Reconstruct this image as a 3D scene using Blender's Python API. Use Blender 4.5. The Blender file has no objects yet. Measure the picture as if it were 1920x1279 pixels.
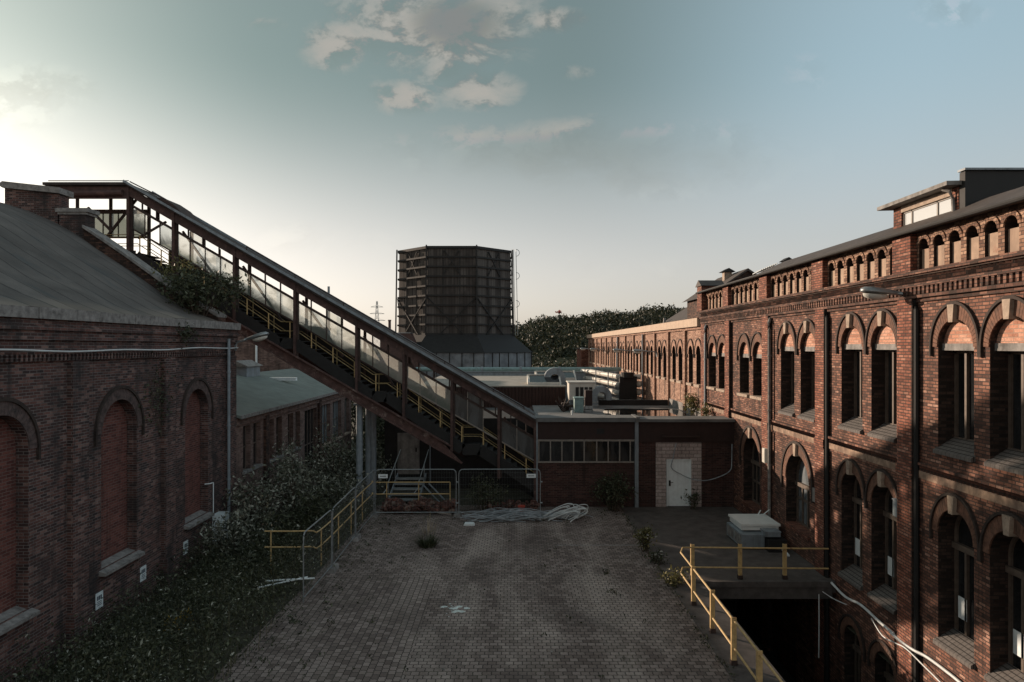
import bpy, math, random
from mathutils import Vector, Matrix
from mathutils.geometry import tessellate_polygon
R = math.radians
scn = bpy.context.scene
COL = scn.collection
F, VX, VY, HC = 1280.0, 966.0, 649.0, 7.3     # focal length in photo pixels, vanishing point, camera height
SUN = Vector((1.0, -0.8, -0.262)).normalized()  # travel direction of the sunlight
SKY_STR = 0.12; SUN_STR = 4.8; EXPO = 0.4; SKY_SAT = .5; SKY_GAM = .47
TINT_LOW = (2.28, 2.2, 2.16); TINT_HIGH = (.80, 1.03, 1.0); TINT_RIGHT = (1.76, 2.26, 2.44); TINT_LEFT = (1.08, 1.24, 1.2); BACK = (1.8, 1.55, 1.45)
CLOUD_LIT = (2.85, 2.7, 2.45); CLOUD_SHADE = (1.2, 1.3, 1.22); CLOUD_OFF = (7.3, 4.1, 0)

# ------------------------------------------------------------------ node helpers
class NT:
    def __init__(s, tree):
        s.t = tree; s.n = tree.nodes; s.l = tree.links
    def node(s, typ, **kw):
        n = s.n.new(typ)
        for k, v in kw.items():
            setattr(n, k, v)
        return n
    def put(s, sock, v):
        if isinstance(v, bpy.types.NodeSocket): s.l.new(v, sock)
        elif v is not None:
            if hasattr(sock, 'default_value'):
                if isinstance(v, (tuple, list)) and len(v) == 3 and sock.type == 'RGBA': v = (*v, 1)
                sock.default_value = v
    def math(s, op, a, b=None, c=None, clamp=False):
        n = s.node('ShaderNodeMath', operation=op, use_clamp=clamp)
        s.put(n.inputs[0], a)
        if b is not None: s.put(n.inputs[1], b)
        if c is not None: s.put(n.inputs[2], c)
        return n.outputs[0]
    def vmath(s, op, a, b=None):
        n = s.node('ShaderNodeVectorMath', operation=op)
        s.put(n.inputs[0], a)
        if b is not None: s.put(n.inputs[1], b)
        return n.outputs[0]
    def mix(s, fac, a, b, mode='MIX'):
        n = s.node('ShaderNodeMix', data_type='RGBA', blend_type=mode)
        s.put(n.inputs[0], fac); s.put(n.inputs[6], a); s.put(n.inputs[7], b)
        return n.outputs[2]
    def ramp(s, fac, stops, interp='LINEAR'):
        n = s.node('ShaderNodeValToRGB'); n.color_ramp.interpolation = interp
        e = n.color_ramp.elements
        while len(e) > 1: e.remove(e[-1])
        e[0].position = stops[0][0]; c = stops[0][1]; e[0].color = (*c, 1) if len(c) == 3 else c
        for p, c in stops[1:]:
            x = e.new(p); x.color = (*c, 1) if len(c) == 3 else c
        s.put(n.inputs[0], fac)
        return n.outputs[0]
    def noise(s, vec, scale, detail=4, rough=.55, dist=0):
        n = s.node('ShaderNodeTexNoise')
        s.put(n.inputs['Vector'], vec); n.inputs['Scale'].default_value = scale
        n.inputs['Detail'].default_value = detail; n.inputs['Roughness'].default_value = rough
        n.inputs['Distortion'].default_value = dist
        return n.outputs['Fac']
    def smooth(s, x, a, b):
        n = s.node('ShaderNodeMapRange', interpolation_type='SMOOTHSTEP', clamp=True)
        s.put(n.inputs[0], x); n.inputs[1].default_value = a; n.inputs[2].default_value = b
        return n.outputs[0]
    def scale(s, v, sc):
        n = s.node('ShaderNodeMapping'); s.put(n.inputs[0], v); n.inputs['Scale'].default_value = sc
        return n.outputs[0]

def new_mat(name):
    m = bpy.data.materials.new(name); m.use_nodes = True
    m.node_tree.nodes.clear()
    nt = NT(m.node_tree)
    out = nt.node('ShaderNodeOutputMaterial')
    return m, nt, out

def pos(nt): return nt.node('ShaderNodeNewGeometry').outputs['Position']

def boxmap(nt):
    """(u,v,0) in metres on whichever wall direction the face has"""
    g = nt.node('ShaderNodeNewGeometry')
    sp = nt.node('ShaderNodeSeparateXYZ'); nt.put(sp.inputs[0], g.outputs['Position'])
    sn = nt.node('ShaderNodeSeparateXYZ'); nt.put(sn.inputs[0], g.outputs['True Normal'])
    ax = nt.math('GREATER_THAN', nt.math('ABSOLUTE', sn.outputs[0]), .6)
    az = nt.math('GREATER_THAN', nt.math('ABSOLUTE', sn.outputs[2]), .75)
    x, y, z = sp.outputs
    u = nt.math('ADD', nt.math('MULTIPLY', y, ax), nt.math('MULTIPLY', x, nt.math('SUBTRACT', 1, ax)))
    v = nt.math('ADD', nt.math('MULTIPLY', y, az), nt.math('MULTIPLY', z, nt.math('SUBTRACT', 1, az)))
    c = nt.node('ShaderNodeCombineXYZ'); nt.put(c.inputs[0], u); nt.put(c.inputs[1], v)
    return c.outputs[0]

def finish(nt, out, col, rough=.85, height=None, strength=.3, dist=.02, metal=0, spec=.3):
    b = nt.node('ShaderNodeBsdfPrincipled')
    nt.put(b.inputs['Base Color'], col); nt.put(b.inputs['Roughness'], rough)
    b.inputs['Metallic'].default_value = metal
    b.inputs['Specular IOR Level'].default_value = spec
    if height is not None:
        bm = nt.node('ShaderNodeBump'); bm.inputs['Strength'].default_value = strength
        bm.inputs['Distance'].default_value = dist
        nt.put(bm.inputs['Height'], height); nt.put(b.inputs['Normal'], bm.outputs[0])
    nt.l.new(b.outputs[0], out.inputs[0])
    return b

def brick_mat(name, ramp, mortar, bw=.25, rh=.077, ms=.009, grime=.6, streak=.5, gcol=(.02, .016, .014), offset=.5, seed=0.0):
    m, nt, out = new_mat(name)
    uv = boxmap(nt)
    p = pos(nt)
    bt = nt.node('ShaderNodeTexBrick'); bt.offset = offset
    nt.put(bt.inputs['Vector'], uv)
    bt.inputs['Color1'].default_value = (0, 0, 0, 1); bt.inputs['Color2'].default_value = (1, 1, 1, 1)
    bt.inputs['Mortar'].default_value = (.5, .5, .5, 1)
    bt.inputs['Scale'].default_value = 1; bt.inputs['Mortar Size'].default_value = ms
    bt.inputs['Mortar Smooth'].default_value = .3; bt.inputs['Bias'].default_value = 0
    bt.inputs['Brick Width'].default_value = bw; bt.inputs['Row Height'].default_value = rh
    c = nt.ramp(bt.outputs['Color'], ramp)
    fine = nt.noise(p, 22, 5, .65)
    c = nt.mix(.55, c, nt.ramp(fine, [(.25, (.35, .35, .35)), (.75, (1.5, 1.5, 1.5))]), 'MULTIPLY')
    mn = nt.mix(nt.noise(p, 1.3, 3), tuple(x * .45 for x in mortar), tuple(x * 1.5 for x in mortar))
    c = nt.mix(bt.outputs['Fac'], c, mn)
    # weathering: broad dark stains and run-down streaks with their own shapes
    st = nt.smooth(nt.noise(nt.scale(p, (1, 1, .6)), .75, 6, .62, .4), .46, .68)
    sk = nt.smooth(nt.noise(nt.scale(p, (3.2, 3.2, .22)), 1.0, 5, .65), .5, .72)
    c = nt.mix(nt.math('MULTIPLY', st, grime), c, gcol)
    c = nt.mix(nt.math('MULTIPLY', sk, streak), c, gcol)
    pale = nt.smooth(nt.noise(p, 1.9, 6, .7), .62, .8)
    c = nt.mix(nt.math('MULTIPLY', pale, .22), c, (.42, .36, .31))
    h = nt.math('ADD', nt.math('MULTIPLY', nt.math('SUBTRACT', 1, bt.outputs['Fac']), 1.0), nt.math('MULTIPLY', fine, .55))
    finish(nt, out, c, .88, h, .75, .012, spec=.25)
    return m

def plain(name, col, rough=.7, var=.35, scale=6, rust=None, rustamt=.5, metal=0, bump=.15, spec=.35, streak=None):
    m, nt, out = new_mat(name)
    p = pos(nt)
    n1 = nt.noise(p, scale, 5, .6)
    lo = tuple(c * (1 - var) for c in col); hi = tuple(min(1, c * (1 + var)) for c in col)
    c = nt.ramp(n1, [(.3, lo), (.7, hi)])
    if rust:
        r = nt.smooth(nt.noise(p, scale * .6, 7, .72), .62 - .2 * rustamt, .72)
        c = nt.mix(r, c, rust)
    if streak:
        sk = nt.smooth(nt.noise(nt.scale(p, (2.5, 2.5, .2)), 1.2, 5, .65), .45, .7)
        c = nt.mix(nt.math('MULTIPLY', sk, .7), c, streak)
    finish(nt, out, c, nt.math('ADD', rough - .1, nt.math('MULTIPLY', n1, .2)), n1, bump, .02, metal, spec)
    return m

def leaf_mat(name, cols, trans=.25):
    m, nt, out = new_mat(name)
    g = nt.node('ShaderNodeNewGeometry')
    k = len(cols)
    c = nt.ramp(g.outputs['Random Per Island'], [(i / (k - 1) if k > 1 else 0, x) for i, x in enumerate(cols)])
    b = nt.node('ShaderNodeBsdfPrincipled'); nt.put(b.inputs['Base Color'], c); b.inputs['Roughness'].default_value = .55
    b.inputs['Specular IOR Level'].default_value = .3
    t = nt.node('ShaderNodeBsdfTranslucent'); nt.put(t.inputs[0], c)
    mx = nt.node('ShaderNodeMixShader'); mx.inputs[0].default_value = trans
    nt.l.new(b.outputs[0], mx.inputs[1]); nt.l.new(t.outputs[0], mx.inputs[2]); nt.l.new(mx.outputs[0], out.inputs[0])
    return m

M = {}
RED = [(0, (.075, .04, .032)), (.3, (.15, .07, .05)), (.6, (.225, .105, .072)), (.9, (.28, .138, .096)), (1, (.40, .235, .175))]
M['brick'] = brick_mat('sooty red brick', RED, (.05, .04, .035), bw=.215, ms=.012, grime=.62, streak=.6)
M['brick_pier'] = brick_mat('pier red brick', [(0, (.13, .05, .035)), (.5, (.26, .095, .06)), (.9, (.32, .14, .095)), (1, (.41, .22, .16))], (.055, .042, .036), bw=.215, ms=.012, grime=.4, streak=.4)
M['brick_infill'] = brick_mat('orange infill brick', [(0, (.36, .17, .115)), (.5, (.50, .245, .165)), (1, (.58, .33, .24))], (.33, .24, .19), bw=.26, rh=.085, grime=.12, streak=.15)
M['brick_dark'] = brick_mat('blackened brick', [(0, (.03, .019, .016)), (.5, (.075, .042, .032)), (1, (.16, .085, .06))], (.04, .033, .03), grime=.7, streak=.6)
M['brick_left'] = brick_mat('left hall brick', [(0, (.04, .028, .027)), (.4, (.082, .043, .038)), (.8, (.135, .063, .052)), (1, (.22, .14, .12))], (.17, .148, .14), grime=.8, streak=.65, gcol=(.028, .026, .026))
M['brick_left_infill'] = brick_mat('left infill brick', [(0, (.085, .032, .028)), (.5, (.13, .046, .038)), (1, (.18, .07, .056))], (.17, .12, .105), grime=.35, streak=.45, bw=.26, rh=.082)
M['brick_wing'] = brick_mat('wing brick', [(0, (.20, .11, .078)), (.5, (.34, .195, .14)), (1, (.46, .29, .21))], (.22, .16, .125), grime=.3, streak=.4)
M['brick_low'] = brick_mat('low hall brick', [(0, (.11, .07, .06)), (.5, (.19, .12, .1)), (1, (.25, .17, .145))], (.16, .13, .12), grime=.5, streak=.5)
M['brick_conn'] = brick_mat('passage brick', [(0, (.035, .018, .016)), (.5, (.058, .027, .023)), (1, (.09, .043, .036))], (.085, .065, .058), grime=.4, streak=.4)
M['block'] = brick_mat('pale blockwork', [(0, (.36, .3, .28)), (1, (.48, .41, .385))], (.19, .16, .15), bw=.36, rh=.16, ms=.014, grime=.2, streak=.2)
M['arch'] = plain('arch brick', (.15, .076, .051), .85, .45, 9, rust=(.07, .045, .035), rustamt=.5, streak=(.05, .035, .028))
M['arch_wing'] = plain('wing arch brick', (.30, .175, .125), .85, .3, 7)
M['hood'] = plain('sooty moulding brick', (.035, .025, .021), .85, .5, 8)
M['arch_left'] = plain('left arch brick', (.085, .06, .055), .88, .5, 7, rust=(.03, .027, .026), rustamt=.6)
M['stone'] = plain('sandstone', (.32, .25, .195), .85, .3, 7, rust=(.16, .12, .1), rustamt=.4)
M['stone_band'] = plain('weathered band stone', (.26, .18, .13), .85, .45, 5, rust=(.10, .06, .045), rustamt=.6, streak=(.10, .065, .05))
M['stone_pale'] = plain('dried white paint', (.56, .62, .6), .8, .3, 12)
M['stone_grey'] = plain('grey stone', (.2, .19, .18), .85, .4, 6, rust=(.07, .065, .06), rustamt=.5)
M['plaster'] = plain('lime plaster', (.35, .255, .19), .9, .25, 3, rust=(.26, .12, .08), rustamt=.18, streak=(.24, .17, .13))
M['sill'] = None
M['concrete'] = plain('weathered concrete', (.22, .21, .2), .9, .35, 4, rust=(.09, .085, .08), rustamt=.4, streak=(.09, .09, .085))
M['fascia'] = plain('cream fascia', (.41, .315, .24), .8, .15, 2.5, streak=(.36, .26, .19))
M['slate'] = plain('slate roof', (.06, .05, .045), .75, .4, 3, streak=(.07, .06, .055))
M['bitumen'] = plain('roofing felt', (.125, .13, .13), .9, .3, 1.2, rust=(.085, .088, .088), rustamt=.5)
M['felt_green'] = plain('greenish roofing felt', (.145, .168, .153), .9, .2, 1.5, rust=(.11, .135, .125), rustamt=.4)
M['felt_pale'] = plain('pale roof gravel', (.24, .228, .2), .95, .25, 2)
M['bridge_roof'] = plain('tarred bridge roof', (.04, .033, .03), .85, .4, 3, rust=(.075, .06, .052), rustamt=.4)
M['rustred'] = plain('rust red steel', (.062, .036, .032), .75, .4, 5, rust=(.13, .078, .062), rustamt=.5)
M['rustdark'] = plain('dark rusty steel', (.04, .026, .022), .75, .4, 5, rust=(.09, .05, .038), rustamt=.4)
M['chord'] = plain('flaking painted steel', (.085, .048, .042), .8, .4, 4, rust=(.26, .2, .175), rustamt=.45)
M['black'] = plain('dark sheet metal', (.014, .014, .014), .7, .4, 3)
M['yellow_dull'] = plain('dull yellow rail paint', (.30, .235, .11), .6, .3, 8, rust=(.12, .08, .05), rustamt=.6)
M['yellow'] = plain('worn yellow paint', (.46, .325, .15), .55, .25, 8, rust=(.2, .10, .05), rustamt=.3)
M['galv'] = plain('galvanised steel', (.27, .295, .305), .45, .25, 6, metal=.6, rust=(.18, .17, .16), rustamt=.3)
M['greymetal'] = plain('grey painted metal', (.20, .235, .26), .5, .2, 5, streak=(.1, .11, .12))
M['tank'] = plain('cream machine paint', (.52, .50, .45), .5, .12, 3, rust=(.2, .13, .09), rustamt=.15)
M['tealpaint'] = plain('pale teal paint', (.17, .26, .26), .5, .2, 5, rust=(.08, .09, .09), rustamt=.3)
M['white'] = plain('white paint', (.70, .76, .77), .5, .1, 4, streak=(.56, .60, .60))
M['whiteboard'] = plain('white laminated board', (.72, .74, .72), .45, .06, 4)
M['lampglass'] = plain('frosted lamp cover', (.6, .6, .55), .25, .08, 4)
M['frame'] = plain('dark window frame', (.11, .085, .068), .55, .3, 8)
M['frame_light'] = plain('grey window frame', (.2, .18, .16), .55, .25, 8)
M['timber'] = plain('grey timber cladding', (.036, .033, .032), .9, .6, 1.6, streak=(.085, .078, .074))
M['darkred'] = plain('dark red profiled sheet', (.028, .015, .013), .7, .3, 4, streak=(.025, .012, .01))
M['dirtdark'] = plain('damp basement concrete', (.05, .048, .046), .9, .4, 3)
M['soil'] = plain('weedy soil', (.045, .042, .03), .95, .5, 2.5, rust=(.03, .035, .016), rustamt=.7, bump=.6)
M['farground'] = plain('far ground', (.06, .06, .042), .95, .4, .1)
M['asphalt'] = plain('worn asphalt', (.085, .074, .068), .9, .35, 2.2, rust=(.12, .105, .095), rustamt=.35, bump=.35)
M['kerb'] = plain('concrete strip', (.085, .076, .072), .9, .35, 3, rust=(.05, .046, .044), rustamt=.5)
M['cable'] = plain('grey cable sheath', (.27, .30, .32), .5, .5, 3)
M['cable_white'] = plain('pale cable sheath', (.55, .58, .58), .5, .15, 3)
M['signink'] = plain('faded ink', (.06, .08, .1), .6, .2, 10)
M['wood'] = plain('bleached planks', (.24, .215, .19), .8, .3, 8)
M['bark'] = plain('bark', (.07, .055, .042), .9, .4, 12)
M['grassgreen'] = leaf_mat('grass blades', [(.035, .045, .02), (.06, .07, .03), (.12, .11, .06), (.2, .17, .11)])
M['stalk'] = plain('dry stalks', (.33, .27, .19), .8, .3, 12)
M['leaf'] = leaf_mat('dull green leaves', [(.02, .025, .014), (.036, .043, .022), (.06, .068, .036), (.13, .14, .09)])
M['leaf_grey'] = leaf_mat('grey green leaves', [(.035, .041, .028), (.075, .083, .058), (.17, .18, .135), (.44, .45, .38)])
M['leaf_olive'] = leaf_mat('olive leaves', [(.05, .055, .02), (.11, .105, .04), (.22, .2, .08)])
M['leaf_far'] = leaf_mat('hill wood leaves', [(.013, .018, .009), (.02, .026, .013), (.034, .038, .018), (.055, .053, .024)], .15)
M['leaf_red'] = leaf_mat('red leaves', [(.22, .03, .02), (.35, .05, .03)])
M['leaf_yellow'] = leaf_mat('yellow leaves', [(.3, .2, .03), (.45, .3, .06)])
M['petal'] = leaf_mat('white flower heads', [(.5, .5, .46), (.6, .6, .55)])

def sill_mat():
    m, nt, out = new_mat('ribbed tile sill')
    uv = boxmap(nt)
    p = pos(nt)
    sx = nt.node('ShaderNodeSeparateXYZ'); nt.put(sx.inputs[0], p)
    w = nt.math('FRACT', nt.math('MULTIPLY', sx.outputs[0], 10.5))
    w2 = nt.math('FRACT', nt.math('MULTIPLY', sx.outputs[1], 7.5))
    j = nt.math('MAXIMUM', nt.math('GREATER_THAN', w, .8), nt.math('MULTIPLY', nt.math('GREATER_THAN', w2, .9), .6))
    c = nt.mix(nt.noise(p, 9, 4), (.07, .062, .057), (.17, .155, .145))
    c = nt.mix(j, c, (.02, .018, .016))
    finish(nt, out, c, .75, nt.math('SUBTRACT', 1, j), .8, .02)
    return m
M['sill'] = sill_mat()

def paver_mat(name, rot, seed):
    m, nt, out = new_mat(name)
    p = pos(nt)
    sp = nt.node('ShaderNodeSeparateXYZ'); nt.put(sp.inputs[0], p)
    x, y = (sp.outputs[0], sp.outputs[1]) if not rot else (sp.outputs[1], sp.outputs[0])
    # bone-shaped interlocking stones: the joints zigzag a little
    wob = nt.math('MULTIPLY', nt.math('PINGPONG', nt.math('ADD', x, 50.0), .05), .36)
    wob2 = nt.math('MULTIPLY', nt.math('PINGPONG', nt.math('ADD', y, 50.0), .0413), .3)
    jn = nt.math('MULTIPLY', nt.noise(p, 1.2, 3), .06)
    cv = nt.node('ShaderNodeCombineXYZ'); nt.put(cv.inputs[0], nt.math('ADD', nt.math('ADD', x, wob2), jn)); nt.put(cv.inputs[1], nt.math('ADD', nt.math('ADD', y, wob), jn))
    bt = nt.node('ShaderNodeTexBrick'); bt.offset = .5
    nt.put(bt.inputs['Vector'], cv.outputs[0])
    bt.inputs['Color1'].default_value = (0, 0, 0, 1); bt.inputs['Color2'].default_value = (1, 1, 1, 1)
    bt.inputs['Scale'].default_value = 1; bt.inputs['Mortar Size'].default_value = .011; bt.inputs['Mortar Smooth'].default_value = .35
    bt.inputs['Brick Width'].default_value = .2; bt.inputs['Row Height'].default_value = .165
    base = nt.ramp(bt.outputs['Color'], [(0, (.115, .09, .08)), (.5, (.175, .14, .125)), (1, (.25, .205, .185))])
    # worn lanes, brightened mid-yard as painted light; damp dark patches, lime bloom
    wear = nt.smooth(nt.noise(nt.scale(p, (.55, .16, 1)), 1.0, 5, .6, .5), .44, .66)
    mid_light = nt.smooth(nt.math('ABSOLUTE', nt.math('SUBTRACT', sp.outputs[0], .7)), 5.2, 1.2)  # light falloff from the yard's middle, painted into the colour
    wear = nt.math('MULTIPLY', wear, nt.math('ADD', .25, nt.math('MULTIPLY', mid_light, .75)))
    c = nt.mix(nt.math('MULTIPLY', wear, .9), base, nt.mix(.55, base, (.52, .45, .40)))
    damp = nt.smooth(nt.noise(nt.scale(p, (.5, .35, 1)), .9, 6, .65, .3), .48, .66)
    c = nt.mix(nt.math('MULTIPLY', damp, .55), c, (.075, .053, .046))
    dots = nt.smooth(nt.noise(p, 3.1, 7, .7), .66, .78)
    c = nt.mix(nt.math('MULTIPLY', dots, .35), c, (.36, .36, .34))
    moss = nt.smooth(nt.noise(p, .9, 4), .5, .7)
    c = nt.mix(bt.outputs['Fac'], c, nt.mix(moss, (.026, .022, .02), (.034, .036, .02)))
    fine = nt.noise(p, 30, 4)
    h = nt.math('ADD', nt.math('SUBTRACT', 1, bt.outputs['Fac']), nt.math('MULTIPLY', fine, .3))
    finish(nt, out, c, nt.math('SUBTRACT', .9, nt.math('MULTIPLY', damp, .25)), h, .8, .012)
    return m
M['paver'] = paver_mat('interlocking pavers', False, 0)
M['paver_turned'] = paver_mat('interlocking pavers turned', True, 1)

def glass_mat(name, col, rough=.08, spec=.6, wob=.05):
    m, nt, out = new_mat(name)
    p = pos(nt)
    n = nt.noise(p, 2.2, 3)
    d = nt.smooth(nt.noise(nt.scale(p, (2, 2, .5)), 1.5, 5), .4, .7)
    c = nt.mix(nt.math('MULTIPLY', d, .5), col, tuple(min(1, x * 2.6 + .012) for x in col))
    finish(nt, out, c, nt.math('ADD', rough, nt.math('MULTIPLY', d, .12)), n, wob, .02, spec=spec)
    return m
M['glass'] = glass_mat('dark window glass', (.012, .013, .014))
M['glass_dirty'] = glass_mat('grimy glass', (.028, .032, .034), .25, .5)
M['glass_milk'] = glass_mat('milky glass', (.10, .115, .125), .25, .5)

def gallery_glass():
    m, nt, out = new_mat('dirty translucent glazing')
    p = pos(nt)
    n = nt.noise(p, 1.1, 6, .65, .6)
    sq = nt.node('ShaderNodeSeparateXYZ'); nt.put(sq.inputs[0], p)
    hgt = nt.math('SUBTRACT', nt.math('ADD', sq.outputs[2], nt.math('MULTIPLY', sq.outputs[0], .577)), 4.02 + .577 * .94 - 1.96)   # height above the pane's lower edge
    d = nt.math('MAXIMUM', nt.math('MULTIPLY', nt.smooth(n, .46, .68), .7), nt.smooth(nt.math('ADD', hgt, nt.math('MULTIPLY', nt.math('SUBTRACT', n, .5), 1.5)), .75, .05))
    tr = nt.node('ShaderNodeBsdfTransparent'); tr.inputs[0].default_value = (.86, .89, .86, 1)
    df = nt.node('ShaderNodeBsdfDiffuse'); nt.put(df.inputs[0], nt.mix(d, (.45, .45, .42), (.12, .135, .12)))
    tl = nt.node('ShaderNodeBsdfTranslucent'); nt.put(tl.inputs[0], nt.mix(d, (.75, .75, .7), (.2, .24, .21)))
    m1 = nt.node('ShaderNodeMixShader'); m1.inputs[0].default_value = .5
    nt.l.new(df.outputs[0], m1.inputs[1]); nt.l.new(tl.outputs[0], m1.inputs[2])
    m2 = nt.node('ShaderNodeMixShader'); nt.put(m2.inputs[0], nt.math('ADD', .4, nt.math('MULTIPLY', d, .55)))
    nt.l.new(tr.outputs[0], m2.inputs[1]); nt.l.new(m1.outputs[0], m2.inputs[2])
    gl = nt.node('ShaderNodeBsdfGlossy'); gl.inputs['Roughness'].default_value = .12
    m3 = nt.node('ShaderNodeMixShader'); m3.inputs[0].default_value = .05
    nt.l.new(m2.outputs[0], m3.inputs[1]); nt.l.new(gl.outputs[0], m3.inputs[2])
    nt.l.new(m3.outputs[0], out.inputs[0])
    return m
M['galleryglass'] = gallery_glass()

def water_mat():
    m, nt, out = new_mat('rain water')
    p = pos(nt)
    finish(nt, out, (.01, .011, .011), .03, nt.noise(p, 5, 2), .02, .02, spec=1.0)
    return m
M['water'] = water_mat()

def corrugated(name, col, freq=4.5):
    m, nt, out = new_mat(name)
    uv = boxmap(nt); sx = nt.node('ShaderNodeSeparateXYZ'); nt.put(sx.inputs[0], uv)
    w = nt.math('SINE', nt.math('MULTIPLY', sx.outputs[0], freq * 6.283))
    n = nt.noise(pos(nt), 1.5, 5)
    c = nt.mix(n, tuple(x * .6 for x in col), tuple(x * 1.3 for x in col))
    finish(nt, out, c, .65, w, 1, .03)
    return m
M['corr_red'] = corrugated('dark red corrugated sheet', (.034, .016, .013))

def timber_tower():
    m, nt, out = new_mat('tower boards')
    g = nt.node('ShaderNodeNewGeometry'); p = g.outputs['Position']
    sp = nt.node('ShaderNodeSeparateXYZ'); nt.put(sp.inputs[0], p)
    u = nt.math('ADD', sp.outputs[0], nt.math('MULTIPLY', sp.outputs[1], .7))
    wn = nt.node('ShaderNodeTexWhiteNoise', noise_dimensions='1D'); nt.put(wn.inputs['W'], nt.math('FLOOR', nt.math('MULTIPLY', u, 2.2)))
    c = nt.ramp(wn.outputs[0], [(0, (.034, .029, .027)), (.7, (.056, .049, .045)), (1, (.095, .086, .08))])
    st = nt.smooth(nt.noise(nt.scale(p, (.9, .9, .12)), .9, 6, .65), .42, .66)
    c = nt.mix(nt.math('MULTIPLY', st, .6), c, (.13, .118, .11))
    dk = nt.smooth(nt.noise(p, .12, 4, .6), .45, .62)
    c = nt.mix(nt.math('MULTIPLY', dk, .5), c, (.035, .032, .027))
    gap = nt.math('GREATER_THAN', nt.math('FRACT', nt.math('MULTIPLY', u, 2.2)), .9)
    c = nt.mix(gap, c, (.01, .01, .01))
    finish(nt, out, c, .9, nt.math('SUBTRACT', 1, gap), .5, .05)
    return m
M['tower'] = timber_tower()

# ------------------------------------------------------------------ mesh helpers
class MB:
    def __init__(s): s.v = []; s.f = []
    def add(s, vs, fs):
        b = len(s.v); s.v += [Vector(v) for v in vs]; s.f += [tuple(i + b for i in f) for f in fs]; return s
    def box(s, x0, x1, y0, y1, z0, z1):
        if x0 > x1: x0, x1 = x1, x0
        if y0 > y1: y0, y1 = y1, y0
        if z0 > z1: z0, z1 = z1, z0
        return s.add([(x0, y0, z0), (x1, y0, z0), (x1, y1, z0), (x0, y1, z0), (x0, y0, z1), (x1, y0, z1), (x1, y1, z1), (x0, y1, z1)],
              [(3, 2, 1, 0), (4, 5, 6, 7), (0, 1, 5, 4), (1, 2, 6, 5), (2, 3, 7, 6), (3, 0, 4, 7)])
    def bar(s, p, q, w, h, up=(0, 0, 1)):
        p = Vector(p); q = Vector(q); d = (q - p).normalized(); up = Vector(up)
        if abs(d.dot(up)) > .98: up = Vector((0, 1, 0))
        sd = d.cross(up).normalized() * (w / 2); u = sd.cross(d).normalized() * (h / 2)
        c = [p - sd - u, p + sd - u, p + sd + u, p - sd + u, q - sd - u, q + sd - u, q + sd + u, q - sd + u]
        return s.add(c, [(3, 2, 1, 0), (4, 5, 6, 7), (0, 1, 5, 4), (1, 2, 6, 5), (2, 3, 7, 6), (3, 0, 4, 7)])
    def tube(s, pts, r, n=8, cap=True, r1=None):
        pts = [Vector(p) for p in pts]; k = len(pts); rings = []
        ref = Vector((0, 0, 1))
        for i, p in enumerate(pts):
            d = (pts[min(i + 1, k - 1)] - pts[max(i - 1, 0)])
            d = d.normalized() if d.length > 1e-9 else Vector((0, 0, 1))
            rf = ref if abs(d.dot(ref)) < .95 else Vector((0, 1, 0))
            a = d.cross(rf).normalized(); b = a.cross(d)
            rr = r if r1 is None else r + (r1 - r) * i / max(1, k - 1)
            rings.append([p + (a * math.cos(2 * math.pi * j / n) + b * math.sin(2 * math.pi * j / n)) * rr for j in range(n)])
        vs = [v for ring in rings for v in ring]; fs = []
        for i in range(k - 1):
            for j in range(n):
                fs.append((i * n + j, i * n + (j + 1) % n, (i + 1) * n + (j + 1) % n, (i + 1) * n + j))
        if cap: fs += [tuple(reversed(range(n))), tuple((k - 1) * n + j for j in range(n))]
        return s.add(vs, fs)
    def prism(s, pts, d):
        """closed polygon pts extruded by vector d"""
        pts = [Vector(p) for p in pts]; d = Vector(d); n = len(pts)
        fs = [tuple(reversed(range(n))), tuple(range(n, 2 * n))] + [(i, (i + 1) % n, (i + 1) % n + n, i + n) for i in range(n)]
        return s.add(pts + [p + d for p in pts], fs)
    def holed(s, f, outline, holes, depth, rev=None):
        """wall face with openings; f(u,v,d) places a point; reveals go 'depth' inwards"""
        loops = [[Vector((u, v, 0)) for u, v in outline]] + [[Vector((u, v, 0)) for u, v in h] for h in holes]
        flat = [p for l in loops for p in l]
        tris = tessellate_polygon(loops)
        s.add([f(p.x, p.y, 0) for p in flat], [tuple(t) for t in tris])
        for h in holes:
            n = len(h)
            (rev or s).add([f(u, v, 0) for u, v in h] + [f(u, v, depth) for u, v in h], [(i, (i + 1) % n, (i + 1) % n + n, i + n) for i in range(n)])
        return s
    def grid(s, nx, ny, fn):
        vs = [fn(i / nx, j / ny) for j in range(ny + 1) for i in range(nx + 1)]
        fs = [(j * (nx + 1) + i, j * (nx + 1) + i + 1, (j + 1) * (nx + 1) + i + 1, (j + 1) * (nx + 1) + i) for j in range(ny) for i in range(nx)]
        return s.add(vs, fs)
    def leaf(s, c, size, rnd, up=0.0):
        n = Vector((rnd.gauss(0, 1), rnd.gauss(0, 1), rnd.gauss(0, 1) + up)).normalized()
        a = n.orthogonal().normalized(); a.rotate(Matrix.Rotation(rnd.uniform(0, 6.28), 3, n)); b = n.cross(a)
        l = size * rnd.uniform(.5, 1.6); w = l * rnd.uniform(.3, .5)
        c = Vector(c)
        return s.add([c - a * l, c + b * w - a * .2 * l, c + a * l, c - b * w - a * .2 * l], [(0, 1, 2, 3)])

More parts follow.
